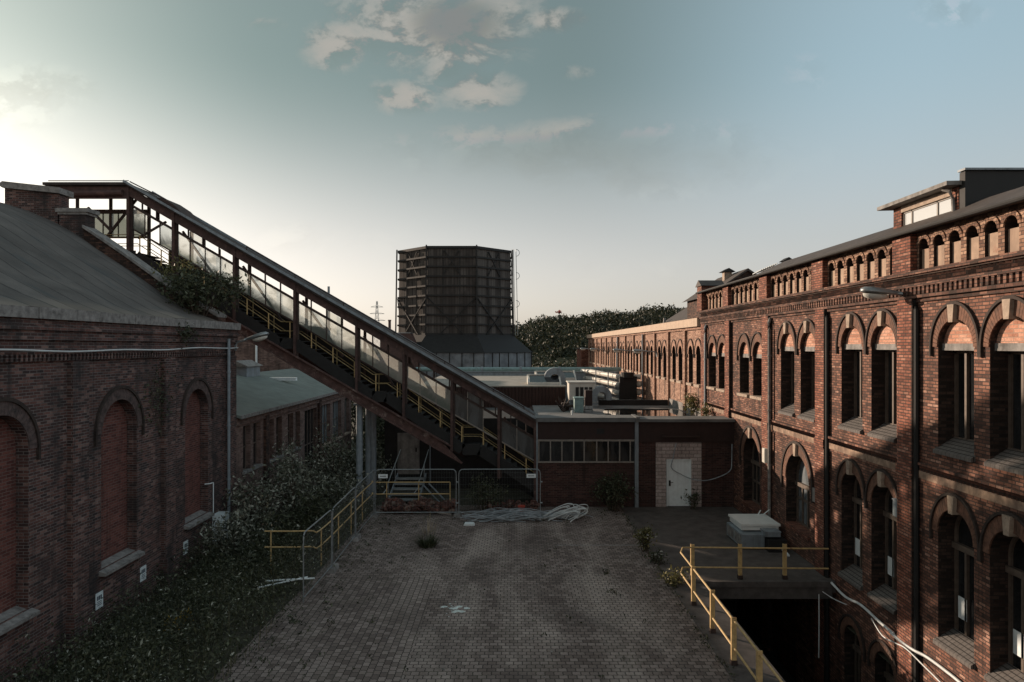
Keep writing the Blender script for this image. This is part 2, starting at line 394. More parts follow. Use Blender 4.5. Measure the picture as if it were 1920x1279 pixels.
def root_of(o):
    while o.parent: o = o.parent
    return o
BASE = {}
def obj(name, mb, mat, parent=None, smooth=False, origin=None):
    me = bpy.data.meshes.new(name)
    if parent is not None: org = BASE[root_of(parent).name]
    elif origin is not None: org = Vector(origin)
    else:
        xs = [v.x for v in mb.v]; ys = [v.y for v in mb.v]; zs = [v.z for v in mb.v]
        org = Vector(((min(xs) + max(xs)) / 2, (min(ys) + max(ys)) / 2, min(zs)))
    me.from_pydata([tuple(v - org) for v in mb.v], [], mb.f)
    me.update()
    o = bpy.data.objects.new(name, me)
    for m in (mat if isinstance(mat, list) else [mat]): me.materials.append(m)
    if smooth:
        for p in me.polygons: p.use_smooth = True
    COL.objects.link(o)
    if parent is not None: o.parent = parent
    else: o.location = org; BASE[o.name] = org
    return o
def tag(o, label, cat, group=None):
    o['label'] = label; o['category'] = cat
    if group: o['group'] = group
    return o
def thing(name, label, cat, loc, group=None):
    o = bpy.data.objects.new(name, None); o.empty_display_size = .3
    COL.objects.link(o); o.location = loc; BASE[o.name] = Vector(loc)
    return tag(o, label, cat, group)
def copy_tree(o, parent=None, loc=None):
    c = o.copy(); COL.objects.link(c)
    if parent is not None: c.parent = parent
    if loc is not None: c.location = loc
    if parent is None: BASE[c.name] = Vector(c.location)
    for ch in list(o.children): copy_tree(ch, c)
    return c
def struct(name, mb, mat, origin=(0, 0, 0)):
    o = obj(name, mb, mat, None, origin=origin); o['kind'] = 'structure'; return o
def at(x, y, Y): return Vector(((x - VX) / F * Y, Y, HC + (VY - y) / F * Y))

def arc(uc, zs, a, b, n=14, t0=0.0, t1=math.pi):
    return [(uc + a * math.cos(t0 + (t1 - t0) * i / n), zs + b * math.sin(t0 + (t1 - t0) * i / n)) for i in range(n + 1)]
def arch_loop(uc, w, z0, zs, rise=None, n=14):
    h = w / 2; rise = h if rise is None else rise
    return [(uc - h, z0), (uc + h, z0)] + arc(uc, zs, h, rise, n)
def ring(mb, f, uc, zs, a0, b0, a1, b1, d0, d1, n=24, gap=.10, drop=0.0):
    """arch ring between two half ellipses made of n voussoirs with narrow joints; sits from depth d0 to d1"""
    for i in range(n):
        t0 = math.pi * (i + gap / 2) / n; t1 = math.pi * (i + 1 - gap / 2) / n
        q = [(uc + a0 * math.cos(t0), zs + b0 * math.sin(t0)), (uc + a1 * math.cos(t0), zs + b1 * math.sin(t0)),
             (uc + a1 * math.cos(t1), zs + b1 * math.sin(t1)), (uc + a0 * math.cos(t1), zs + b0 * math.sin(t1))]
        mb.add([f(u, v, d0) for u, v in q] + [f(u, v, d1) for u, v in q], [(0, 1, 2, 3), (7, 6, 5, 4), (0, 4, 5, 1), (1, 5, 6, 2), (2, 6, 7, 3), (3, 7, 4, 0)])
    if drop > 0:
        for sg in (-1, 1):
            u0, u1 = uc + sg * a0, uc + sg * a1
            q = [(u0, zs), (u1, zs), (u1, zs - drop), (u0, zs - drop)]
            mb.add([f(u, v, d0) for u, v in q] + [f(u, v, d1) for u, v in q], [(0, 1, 2, 3), (7, 6, 5, 4), (0, 4, 5, 1), (1, 5, 6, 2), (2, 6, 7, 3), (3, 7, 4, 0)])
def fbox(mb, f, u0, u1, v0, v1, d0, d1):
    q = [(u0, v0), (u1, v0), (u1, v1), (u0, v1)]
    mb.add([f(u, v, d0) for u, v in q] + [f(u, v, d1) for u, v in q], [(0, 1, 2, 3), (7, 6, 5, 4), (0, 4, 5, 1), (1, 5, 6, 2), (2, 6, 7, 3), (3, 7, 4, 0)])
def ftri(mb, f, loop, d):
    vs = [Vector((u, v, 0)) for u, v in loop]
    mb.add([f(p.x, p.y, d) for p in vs], [tuple(t) for t in tessellate_polygon([vs])])
# ================================================================== RIGHT: the tall brick factory
XR = 9.93
fr = lambda u, v, d: Vector((XR + d, u, v))        # right facade: u runs along Y, d goes into the wall
WY0, WY1 = 6.0, 36.05
PIL = [12.06 + 4.8 * k for k in range(-1, 5)]       # near edge of each pilaster
M['brick_shade'] = brick_mat('shade-black brick', [(0, (.018, .014, .012)), (.6, (.04, .026, .021)), (1, (.08, .05, .04))], (.03, .026, .024), grime=.5, streak=.4)  # darker brick copy; shade of recesses and pilaster sides put into its colour
M['brick_cornice'] = brick_mat('sooty cornice brick', [(0, (.05, .03, .024)), (.5, (.12, .06, .045)), (1, (.24, .13, .095))], (.05, .042, .037), grime=.6, streak=.5)
fac = thing('brick_factory', 'tall sooty red brick factory with blind arcade parapet and arched windows beside the pit', 'factory', (XR, 24, 0))
holes = []; WINS = []
def upper(uc, w, z0, zs): holes.append(arch_loop(uc, w, z0, zs)); WINS.append(('u', uc, w, z0, zs))
for uc in (8.85, 10.6, 13.65, 15.4, 18.4, 20.15): upper(uc, 1.26, 4.92, 7.28)
for uc in (23.13, 24.9): upper(uc, 1.24, 4.92, 7.2)
for uc in (27.9, 29.58, 32.7, 34.35): upper(uc, 1.2, 5.22, 6.88)
for uc in (8.85, 10.6, 13.65, 15.4, 18.4, 20.15): holes.append(arch_loop(uc, 1.26, .45, 2.95)); WINS.append(('l', uc, 1.26, .45, 2.95))
for uc, z0 in ((24.03, .85), (28.7, .55)): holes.append(arch_loop(uc, 2.0, z0, 2.5)); WINS.append(('b', uc, 2.0, z0, 2.5))
for uc in (13.75, 15.5, 18.35, 20.1): holes.append(arch_loop(uc, 1.0, -3.3, -1.45)); WINS.append(('c', uc, 1.0, -3.3, -1.45))
w = MB(); w.holed(fr, [(WY0, -4.5), (WY1, -4.5), (WY1, 9.1), (WY0, 9.1)], holes, .5, MB())
w.box(XR, 24, WY1 - .02, WY1, -1, 9.1); w.box(23.98, 24, WY0, WY1, -4, 9.1); w.box(XR, 24, WY0, WY0 + .02, -4.5, 9.1)
obj('wall', w, M['brick'], fac)
# dark rooms behind
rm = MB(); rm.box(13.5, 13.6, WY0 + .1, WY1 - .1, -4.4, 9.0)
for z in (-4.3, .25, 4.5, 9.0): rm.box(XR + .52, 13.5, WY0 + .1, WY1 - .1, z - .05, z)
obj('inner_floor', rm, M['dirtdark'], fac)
for y in PIL:
    p = MB()
    p.box(XR - .15, XR, y, y + .62, -4.5, 8.47); p.box(XR - .18, XR, y - .02, y + .64, 4.05, 4.33)
    po = obj('pilaster', p, M['brick_pier'], fac)
    p = MB(); p.box(XR - .145, XR, y - .035, y - .001, -4.4, 8.46); obj('shade_edge', p, M['brick_shade'], po)  # pilaster's near side in darker brick: soot plus painted shade
    if y < 26: p = MB(); p.tube([(XR - .03, y + .1, 8.52), (XR - .08, y - .02, 8.4), (XR - .085, y - .11, 8.2), (XR - .085, y - .11, -4.3)], .062, 8); obj('drainpipe', p, M['black'], fac)
p = MB(); p.box(XR - .13, XR, 35.35, WY1, -1.0, 8.47); obj('pilaster', p, M['brick_pier'], fac)
# string course between the storeys: pale stone band with a sawtooth brick course on top
sc = MB(); sw = MB()
edges = [(PIL[i] + .64, PIL[i + 1] - .02) for i in range(len(PIL) - 1)] + [(PIL[-1] + .64, 35.35)]
for a, b in edges:
    sc.box(XR - .06, XR, a, b, 4.08, 4.26)
    sw.box(XR - .09, XR, a, b, 4.40, 4.47); sw.box(XR - .04, XR, a, b, 4.0, 4.08)
    n = int((b - a) / .13)
    for i in range(n):
        y = a + (i + .5) * (b - a) / n
        sw.prism([(XR, y - .055, 4.26), (XR - .075, y, 4.26), (XR, y + .055, 4.26)], (0, 0, .14))
obj('stone_band', sc, M['stone_band'], fac); obj('sawtooth_course', sw, M['brick'], fac)
# cornice: stepped courses, corbel blocks, dogtooth
co = MB(); cd = MB(); dg_ = MB()
co.box(XR - .16, XR, WY0, WY1, 8.47, 8.56); co.box(XR - .22, XR, WY0, WY1, 8.74, 8.82); co.box(XR - .20, XR, WY0, WY1, 9.0, 9.04); co.box(XR - .27, XR, WY0, WY1, 9.04, 9.13)
co.box(XR - .10, XR, WY0, WY1, 8.56, 8.74); co.box(XR - .12, XR, WY0, WY1, 8.82, 9.0)
for a, b in edges: co.box(XR - .07, XR, a, b, 8.38, 8.47)
y = WY0 + .05
while y < WY1 - .1:
    cd.box(XR - .20, XR - .1, y, y + .085, 8.56, 8.735)
    dg_.prism([(XR - .12, y - .03, 8.825), (XR - .19, y + .045, 8.825), (XR - .12, y + .12, 8.825)], (0, 0, .17))
    y += .17
obj('cornice', co, M['brick_cornice'], fac); obj('corbel_course', cd, M['brick_cornice'], fac); obj('dogtooth_course', dg_, M['brick_cornice'], fac)
# parapet with blind arcade
ah = []
for k in range(-2, 4):
    for j in range(7):
        u = 17.8 + 4.8 * k + .583 * j
        if WY0 + .4 < u < WY1 - .6: ah.append(arch_loop(u, .40, 9.16, 9.70, n=10))
par = MB(); fp = lambda u, v, d: Vector((XR - .05 + d, u, v))
par.holed(fp, [(WY0, 9.13), (WY1, 9.13), (WY1, 10.08), (WY0, 10.08)], ah, .26, nr_ := MB())
par.box(XR + .35, XR + .4, WY0, WY1, 9.1, 10.08); par.box(XR - .05, XR + .4, WY1 - .02, WY1, 9.13, 10.08)
for h in ah:
    ring(par, fp, (h[0][0] + h[1][0]) / 2, 9.70, .205, .205, .285, .31, -.03, .02, n=9, gap=.1)
M['brick_parapet'] = brick_mat('tan parapet brick', [(0, (.13, .07, .05)), (.5, (.27, .155, .105)), (1, (.42, .27, .19))], (.08, .06, .05), bw=.215, grime=.35, streak=.3)
ao = obj('parapet', par, M['brick_parapet'], fac); 
for k in range(-2, 4):
    nb = MB()
    for h in ah:
        if 17.4 + 4.8 * k < h[0][0] < 21.9 + 4.8 * k: n_ = len(h); nb.add([fp(u, v, 0) for u, v in h] + [fp(u, v, .26) for u, v in h], [(i, (i + 1) % n_, (i + 1) % n_ + n_, i + n_) for i in range(n_)])
    if nb.v: obj('niche_reveal', nb, M['brick_shade'], ao)  # niche sides and back use the dark copy as painted shade
nr_ = MB(); nr_.box(XR + .2, XR + .205, WY0, WY1, 9.12, 10.0); obj('niche_back', nr_, M['brick_shade'], ao)
for k in range(-2, 4):
    pp = MB()
    for h in ah:
        if 17.4 + 4.8 * k < h[0][0] < 21.9 + 4.8 * k: pp.box(XR + .02, XR + .198, h[0][0] + .005, h[1][0] - .005, 9.14, 9.655)
    if pp.v: obj('plaster_panel', pp, M['plaster'], ao)
for y in PIL:
    p = MB(); p.box(XR - .22, XR - .05, y - .08, y + .72, 9.13, 10.06); obj('parapet_pier', p, M['brick_pier'], fac)
p = MB(); p.box(XR - .3, XR + .75, WY1 - .75, WY1 + .1, 9.13, 10.42); tp = obj('parapet_pier', p, M['brick_pier'], fac)
p = MB(); p.prism([(XR - .36, WY1 - .9, 10.42), (XR - .36, WY1 + .25, 10.42), (XR - .36, WY1 - .33, 10.74)], (1.25, 0, 0)); obj('gable_cap', p, M['slate'], tp)
# eaves and slate roof
RX, RZ, RE = 10.68, 10.66, 27.2
ro = MB()
ro.box(XR - .34, XR + .6, WY0, WY1, 10.08, 10.15); ro.box(XR + .6, 20, WY0, WY1, 10.0, 10.16)
ro.prism([(XR - .32, WY0, 10.153), (RX, WY0, RZ), (20, WY0, RZ), (20, WY0, 10.165)], (0, RE - WY0, 0))
for k in range(0):
    y = WY0 + .3 + k * .5
    if y < WY1: ro.box(XR - .36, XR - .1, y, y + .09, 9.99, 10.08)
roof = obj('roof', ro, M['slate'], fac)
gt = MB(); gt.tube([(XR - .37, WY0, 10.09), (XR - .37, WY1, 10.09)], .05, 8); obj('gutter', gt, M['black'], roof)
ri = MB()
for i in range(9): ri.bar((9.75 + .1 * i, 27.02 + .06 * i, 10.32 + .04 * i), (9.75 + .1 * i, 28.0 + .06 * i, 10.25 + .03 * i), .03, .03)
obj('roof_ladder', ri, M['galv'], roof)
vt = MB(); vt.box(14.3, 14.6, 36.2, 36.5, 10.1, 11.8); vt.prism([(14.15, 36.0, 11.8), (14.75, 36.0, 11.8), (14.45, 36.0, 12.0)], (0, .7, 0)); obj('roof_vent', vt, M['black'], roof)
# dormer
def DT(mb):
    mb.v = [Vector((v.x * .936, v.y * .936, 7.3 + (v.z - 7.3) * .955)) for v in mb.v]; return mb
DX = 11.0
dm = MB()
dm.box(DX, 16, 16.95, 17.18, 10.3, 11.2); dm.box(DX, 16, 19.45, 19.85, 10.3, 11.2); lt_ = MB(); lt_.box(DX - .01, DX + .2, 17.18, 19.45, 11.02, 11.2); dm.box(DX, DX + .1, 17.18, 19.45, 10.3, 10.52)
dor = obj('dormer', DT(dm), M['brick_pier'], fac)
obj('dormer_lintel', DT(lt_), M['stone'], dor)
d2 = MB(); d2.prism([(DX - .35, 16.85, 11.2), (DX - .35, 20.1, 11.2), (DX - .35, 20.1, 11.3), (DX - .35, 16.85, 11.3)], (5, 0, .1)); obj('dormer_roof', DT(d2), M['concrete'], dor)
d3 = MB(); d3.box(DX + .02, 17.4, 16.72, 16.93, 10.2, 11.5); d3.box(DX + .9, 17.4, 16.94, 20.6, 11.3, 11.515); obj('dormer_side', DT(d3), M['black'], dor)
d5 = MB(); d5.box(DX - .02, 17.4, 16.66, 16.95, 11.52, 11.57); obj('dormer_flashing', DT(d5), M['greymetal'], dor)
d4 = MB()
for y in (17.18, 17.85, 19.0, 19.40): d4.box(DX + .05, DX + .11, y, y + .05, 10.52, 11.02)
d4.box(DX + .05, DX + .11, 17.18, 19.45, 10.98, 11.02); dwn = obj('dormer_window', DT(d4), M['frame_light'], dor)
m_, nt_, out_ = new_mat('roof window glass'); finish(nt_, out_, (.5, .53, .54), .06, None, spec=1.0); M['skyglass'] = m_
d6 = MB(); d6.box(DX + .075, DX + .09, 17.2, 19.43, 10.53, 10.99); obj('pane', DT(d6), M['skyglass'], dwn)
d7 = MB(); d7.tube([(DX - .2, 17.25, 11.18), (DX - .12, 17.1, 11.1), (DX - .05, 17.08, 10.9), (DX - .06, 17.02, 10.4)], .045, 8); obj('drainpipe', DT(d7), M['stone_grey'], dor)

# windows -----------------------------------------------------------
rw = random.Random(5)
def window(root, kind, uc, w, z0, zs, f):
    h = w / 2; far = (uc > 26)
    dg = .42 if kind != 'c' else .35                      # depth of the glass
    ztop = zs + h
    fm = MB()
    zt = zs - .03 if kind == 'u' else ztop               # top of the glazed part
    if kind == 'u':
        fbox(fm, f, uc - h, uc - h + .08, z0 + .2, zt, dg - .04, dg + .04); fbox(fm, f, uc + h - .08, uc + h, z0 + .2, zt, dg - .04, dg + .04)
        fbox(fm, f, uc - h, uc + h, zt - .12, zt, dg - .04, dg + .04); fbox(fm, f, uc - h, uc + h, z0 + .16, z0 + .26, dg - .05, dg + .05)
        for s in (-.2, .2): fbox(fm, f, uc + s - .035, uc + s + .035, z0 + .2, zt, dg - .06, dg + .04)
    else:
        fbox(fm, f, uc - h, uc - h + .08, z0, zs, dg - .04, dg + .04); fbox(fm, f, uc + h - .08, uc + h, z0, zs, dg - .04, dg + .04)
        ring(fm, f, uc, zs, h - .08, h - .08, h, h, dg - .04, dg + .04, n=12, gap=0)
        tz = zs - .3 if kind != 'b' else zs - .2
        fbox(fm, f, uc - h, uc + h, tz - .07, tz + .07, dg - .1, dg + .04); fbox(fm, f, uc - h, uc + h, z0, z0 + .1, dg - .05, dg + .05)
        for s in ((-.2, .2) if kind != 'b' else (0,)): fbox(fm, f, uc + s - .035, uc + s + .035, z0, tz, dg - .06, dg + .04)
        if kind == 'b':
            for s in (-.5, .5): fbox(fm, f, uc + s * w / 2 - .03, uc + s * w / 2 + .03, z0, tz, dg - .04, dg + .04)
            fbox(fm, f, uc - h, uc + h, z0 + .9, z0 + .98, dg - .04, dg + .04)
    win = obj('window', fm, M['frame'], root)
    gm = MB(); lp = [(uc - h, z0), (uc + h, z0), (uc + h, zt), (uc - h, zt)] if kind == 'u' else arch_loop(uc, w, z0, zs)
    ftri(gm, f, lp, dg + .01); obj('pane', gm, M['glass_milk'] if kind == 'b' and uc < 26 else M['glass'], win)
    rv = MB(); L_ = arch_loop(uc, w, z0, zs); n_ = len(L_); rv.add([f(a_, b_, 0) for a_, b_ in L_] + [f(a_, b_, .5) for a_, b_ in L_], [(i, (i + 1) % n_, (i + 1) % n_ + n_, i + n_) for i in range(n_)]); obj('window_reveal', rv, M['brick_shade'], win)  # jamb shade painted by the darker brick copy
    am = MB(); hm = MB()
    if kind == 'b': ring(am, f, uc, zs, h + .003, h + .003, h + .26, h + .36, -.03, .05, n=34); ring(hm, f, uc, zs, h + .265, h + .365, h + .35, h + .45, -.07, .03, n=26, gap=0, drop=.42)
    elif kind == 'c': ring(am, f, uc, zs, h + .003, h + .003, h + .22, h + .24, -.03, .05, n=20); ring(hm, f, uc, zs, h + .225, h + .245, h + .29, h + .31, -.06, .03, n=20, gap=0, drop=.2)
    else: ring(am, f, uc, zs, h + .003, h + .003, h + .185, h + .33, -.03, .05, n=26); ring(hm, f, uc, zs, h + .19, h + .335, h + .245, h + .40, -.07, .03, n=26, gap=0, drop=.22)
    obj('arch_surround', am, M['arch'], win); obj('hood_mould', hm, M['hood'], win)
    if kind in 'ulb' and not (kind == 'u' and far):
        km = MB(); top = h + (.33 if kind != 'b' else .36)
        q = [(uc - .075, zs + h - .07), (uc + .075, zs + h - .07), (uc + .115, zs + top), (uc - .115, zs + top)]
        km.add([f(u, v, -.12) for u, v in q] + [f(u, v, .1) for u, v in q], [(0, 1, 2, 3), (0, 4, 5, 1), (1, 5, 6, 2), (2, 6, 7, 3), (3, 7, 4, 0)])
        obj('keystone', km, M['stone'], win)
    if kind == 'u':
        tm = MB(); ftri(tm, f, [(uc - h, zs + .08), (uc + h, zs + .08)] + arc(uc, zs + .08, h - .001, h - .08), .13)
        obj('infill_panel', tm, M['brick_infill'], win)
        lm = MB(); fbox(lm, f, uc - h + .002, uc + h - .002, zs - .08, zs + .08, .1 if uc < 22 else .12, .4); obj('lintel', lm, M['concrete'], win)
    sm = MB()
    if kind in 'ul':
        if kind == 'u' and far: fbox(sm, f, uc - h - .06, uc + h + .06, z0 - .1, z0 + .02, -.12, .35)
        else:   # steep ribbed tile sill sloping out of the recess
            u0, u1 = uc - h - .04, uc + h + .04
            q = [(-.1, z0 - .13), (-.1, z0 - .05), (dg - .05, z0 + .24), (dg - .05, z0 - .13)]
            sm.add([f(u0, v, d) for d, v in q] + [f(u1, v, d) for d, v in q], [(0, 1, 2, 3), (7, 6, 5, 4), (0, 4, 5, 1), (1, 5, 6, 2), (2, 6, 7, 3), (3, 7, 4, 0)])
        obj('sill', sm, M['stone'] if kind == 'u' and far else M['sill'], win)
    elif kind == 'b':
        fbox(sm, f, uc - h - .02, uc + h + .02, z0 - .12, z0 + .03, -.05, .4); obj('sill', sm, M['brick_pier'], win)
    return win
for k, uc, w_, z0, zs in WINS: window(fac, k, uc, w_, z0, zs, fr)
def downpipe(root, y, z0, z1, x=XR - .1, r=.06, mat='stone_grey'):
    m = MB(); m.tube([(XR - .02, y + .18, z1 + .25), (x - .05, y + .05, z1), (x - .05, y, z1 - .3), (x - .05, y, z0)], r, 8)
    z = z0 + .6
    while z < z1 - .4: m.tube([(x - .05, y, z), (x - .05, y, z + .06)], r + .02, 8); z += 2.1
    obj('drainpipe', m, M[mat], root)
downpipe(fac, 26.28, 0, 8.2); downpipe(fac, 35.15, 3.9, 8.2, mat='greymetal')
# cracked render strip at passage roof level
fl = MB(); fl.box(XR - .05, XR, 33.0, 35.3, 3.45, 3.8); obj('roof_flashing', fl, M['concrete'], fac)

# ================================================================== the long lower wing behind it
wing = thing('factory_wing', 'long sunlit brick wing with cream fascia and rows of narrow arched windows', 'factory wing', (XR, 65, 0))
Y0, Y1 = 36.07, 91.6
holes = []; ww = []
bays = [(36.1, 39.45)] + [(39.9 + 4.3 * k, 43.75 + 4.3 * k) for k in range(12)]
for a, b in bays:
    c = (a + b) / 2
    for s in (-.82, .82):
        ww.append((c + s, 5.2, 6.85)); holes.append(arch_loop(c + s, .94, 5.2, 6.85, n=10)); holes.append(arch_loop(c + s, .94, .9, 2.85, n=10))
w = MB(); w.holed(fr, [(Y0, -1), (Y1, -1), (Y1, 8.35), (Y0, 8.35)], holes, .35, MB())
w.box(XR, 24, Y1 - .02, Y1, -1, 8.35); obj('wall', w, M['brick_wing'], wing)
fa = MB(); fa.box(XR - .3, XR + .3, Y0 + .1, Y1 + .3, 8.35, 8.8); obj('fascia', fa, M['fascia'], wing)
fa = MB(); fa.add([(XR - .3, Y0, 8.81), (24, Y0, 9.3), (24, Y1 + .3, 9.3), (XR - .3, Y1 + .3, 8.81)], [(0, 1, 2, 3)]); obj('roof', fa, M['slate'], wing)
fb = MB(); fb.box(XR - .12, XR, Y0, Y1, 8.2, 8.34); obj('cornice', fb, M['brick_wing'], wing)
for k in range(13):
    y = 39.45 + 4.3 * k
    p = MB(); p.box(XR - .14, XR, y, y + .45, -1, 8.2); obj('pilaster', p, M['brick_wing'], wing)
proto = None; WU0 = ww[0][0]
for i, (uc, z0, zs) in enumerate(ww):
    if proto is None:
        h = .47; fm = MB()
        for u in (-h, -.03, h - .06): fbox(fm, fr, uc + u, uc + u + .06, z0, zs + (.4 if u == -.03 else 0), .26, .32)
        fbox(fm, fr, uc - h, uc + h, zs - .03, zs + .03, .26, .32)
        win = obj('window', fm, M['frame'], wing)
        g = MB(); ftri(g, fr, arch_loop(uc, .94, z0, zs), .31); obj('pane', g, M['glass'], win)
        rv = MB(); L_ = arch_loop(uc, .94, z0, zs, n=10); n_ = len(L_); rv.add([fr(a_, b_, 0) for a_, b_ in L_] + [fr(a_, b_, .35) for a_, b_ in L_], [(i, (i + 1) % n_, (i + 1) % n_ + n_, i + n_) for i in range(n_)]); obj('window_reveal', rv, M['brick_shade'], win)  # wing jambs get the same painted shade
        a = MB(); ring(a, fr, uc, zs, h + .003, h + .003, h + .2, h + .34, -.03, .04, n=18); obj('arch_surround', a, M['arch_wing'], win)
        a = MB(); ring(a, fr, uc, zs, h + .205, h + .345, h + .26, h + .41, -.06, .03, n=18, gap=0, drop=.2); obj('hood_mould', a, M['hood'], win)
        s = MB(); fbox(s, fr, uc - h - .08, uc + h + .08, z0 - .12, z0 + .02, -.14, .25); obj('sill', s, M['stone'], win)
        s = MB(); fbox(s, fr, uc - .04, uc + .04, z0 - 1.1, z0 - .12, -.012, 0); obj('rust_strip', s, M['rustdark'], win)
        proto = win
        fm = MB(); ftri(fm, fr, arch_loop(uc, .94, .9, 2.85), .12); low = obj('bricked_arch', fm, M['brick_infill'], wing)
        a = MB(); ring(a, fr, uc, 2.85, h + .003, h + .003, h + .2, h + .34, -.03, .04, n=18); obj('arch_surround', a, M['arch_wing'], low)
        lproto = low
    else:
        for pr in (proto, lproto):
            c = pr.copy(); COL.objects.link(c); c.parent = wing; c.location = (0, uc - WU0, 0)
            for ch in pr.children:
                d = ch.copy(); COL.objects.link(d); d.parent = c
fl = MB(); fl.box(XR - .06, XR, 36.1, 44, 3.5, 3.95); obj('roof_flashing', fl, M['concrete'], wing)
dp = MB()
for y in (52.2, 65.1): dp.tube([(XR - .2, y, 8.2), (XR - .2, y, 0)], .06, 6)
obj('drainpipe', dp, M['greymetal'], wing)

m = MB(); m.box(8.95, 18, 92.4, 99, -1, 6.9)
ann = thing('brick_annex', 'plain red brick annex behind the far end of the long wing', 'annex', (12, 95, -1))
obj('wall', m, M['brick_pier'], ann); m = MB(); m.box(8.8, 18.2, 92.2, 99.2, 6.9, 7.05); obj('roof', m, M['slate'], ann)

# roofs seen over the parapet
hall = thing('slate_roofed_hall', 'big hall with a dark slate gable roof rising behind the long wing', 'hall', (22, 60, 0))
m = MB(); m.box(14.5, 24.3, 45, 70, -1, 9.2); obj('wall', m, M['brick_dark'], hall)
m = MB(); m.prism([(14.0, 45, 8.98), (19.4, 45, 12.4), (24.8, 45, 8.98), (19.4, 45, 12.1)], (0, 25.3, 0)); hr = obj('roof', m, M['slate'], hall)
m = MB(); m.box(14.8, 15.0, 68, 68.3, 9.3, 10.1); obj('chimney', m, M['stone_grey'], hr)
m = MB(); m.tube([(15.6, 60, 9.8), (15.6, 60, 10.5)], .12, 8); m.tube([(15.6, 60, 10.5), (15.6, 60, 10.6)], .2, 8); obj('roof_vent', m, M['black'], hr)
gh = thing('gabled_roof_house', 'dark slate gable with a capped brick chimney showing over the far end of the parapet', 'house', (16, 46, 0))
m = MB(); m.box(12.6, 17.3, 44, 50, -1, 10.7); m.prism([(12.6, 44, 10.7), (17.3, 44, 10.7), (14.95, 44, 12.2)], (0, 6, 0)); obj('wall', m, M['brick_dark'], gh)
m = MB(); m.prism([(12.3, 43.8, 10.5), (14.95, 43.8, 12.3), (17.6, 43.8, 10.5), (14.95, 43.8, 12.15)], (0, 6.6, 0)); g2 = obj('roof', m, M['slate'], gh)
m = MB(); m.box(14.1, 14.6, 46, 46.5, 11, 12.3); cap = obj('chimney', m, M['stone'], g2)
m = MB(); m.prism([(13.9, 45.8, 12.3), (14.8, 45.8, 12.3), (14.35, 45.8, 12.55)], (0, .9, 0)); obj('chimney_cap', m, M['black'], cap)

# wall lamps --------------------------------------------------------
def wall_lamp(label, attach, tip, group=None, big=1.0):
    a = Vector(attach); t = Vector(tip); d = (t - a).normalized(); L = (t - a).length
    r = thing('wall_lamp', label, 'lamp', a, group)
    m = MB(); hb = t - d * .72 * big
    m.tube([a - Vector((0, 0, .25)), a + d * .04 - Vector((0, 0, .05)), a + d * .12, hb + d * .1], .03 * big, 8)
    m.box(a.x - .03, a.x + .03, a.y - .06, a.y + .06, a.z - .35, a.z - .1); obj('bracket', m, M['galv'], r)
    sd = d.cross(Vector((0, 0, 1))).normalized(); up = sd.cross(d).normalized()
    m = MB(); prof = [(0, .045, .05), (.12, .075, .06), (.3, .13, .085), (.52, .15, .10), (.66, .13, .085), (.72, .07, .05)]
    rings = []
    for l, hw, hh in prof:
        c = hb + d * l * big
        rings.append([c + sd * (hw * big * math.cos(q)) + up * (hh * big * (math.sin(q) if math.sin(q) > 0 else .35 * math.sin(q))) for q in [2 * math.pi * i / 12 for i in range(12)]])
    vs = [v for q in rings for v in q]; fs = [(i * 12 + j, i * 12 + (j + 1) % 12, i * 12 + 12 + (j + 1) % 12, i * 12 + 12 + j) for i in range(len(prof) - 1) for j in range(12)]
    m.add(vs, fs + [tuple(range(12)), tuple(60 + j for j in range(12))]); obj('lamp_head', m, M['galv'], r, True)
    m = MB(); c = hb + d * .45 * big - up * .045 * big
    rings = [[c + sd * (.12 * s * big * math.cos(q)) + d * (.23 * s * big * math.sin(q)) - up * z * big for q in [2 * math.pi * i / 14 for i in range(14)]] for s, z in ((1, 0), (.92, .05), (.6, .085), (.1, .1))]
    vs = [v for q in rings for v in q]; fs = [(i * 14 + j, i * 14 + (j + 1) % 14, i * 14 + 14 + (j + 1) % 14, i * 14 + 14 + j) for i in range(3) for j in range(14)]
    m.add(vs, fs); obj('lamp_cover', m, M['lampglass'], r, True)
    return r
wall_lamp('grey street lamp arm jutting from the tall factory cornice', (XR - .05, 17.15, 8.58), (8.85, 17.5, 8.72), 'street lamps on walls', 1.35)
wall_lamp('blue grey street lamp on a curved arm at the corner of the left hall', (-11.86, 28.95, 7.45), (-10.45, 28.9, 7.82), 'street lamps on walls', 1.45)
for Y, lab in ((47.4, 'nearest street lamp on the long sunlit wing'), (57.0, 'second nearest street lamp on the long sunlit wing'), (74.5, 'third street lamp along the long sunlit wing'), (85.5, 'farthest street lamp on the long sunlit wing, against dark trees')):
    wall_lamp(lab, (XR - .1, Y, 6.9), (XR - 1.75, Y + .1, 6.98), 'street lamps on walls', 1.3)
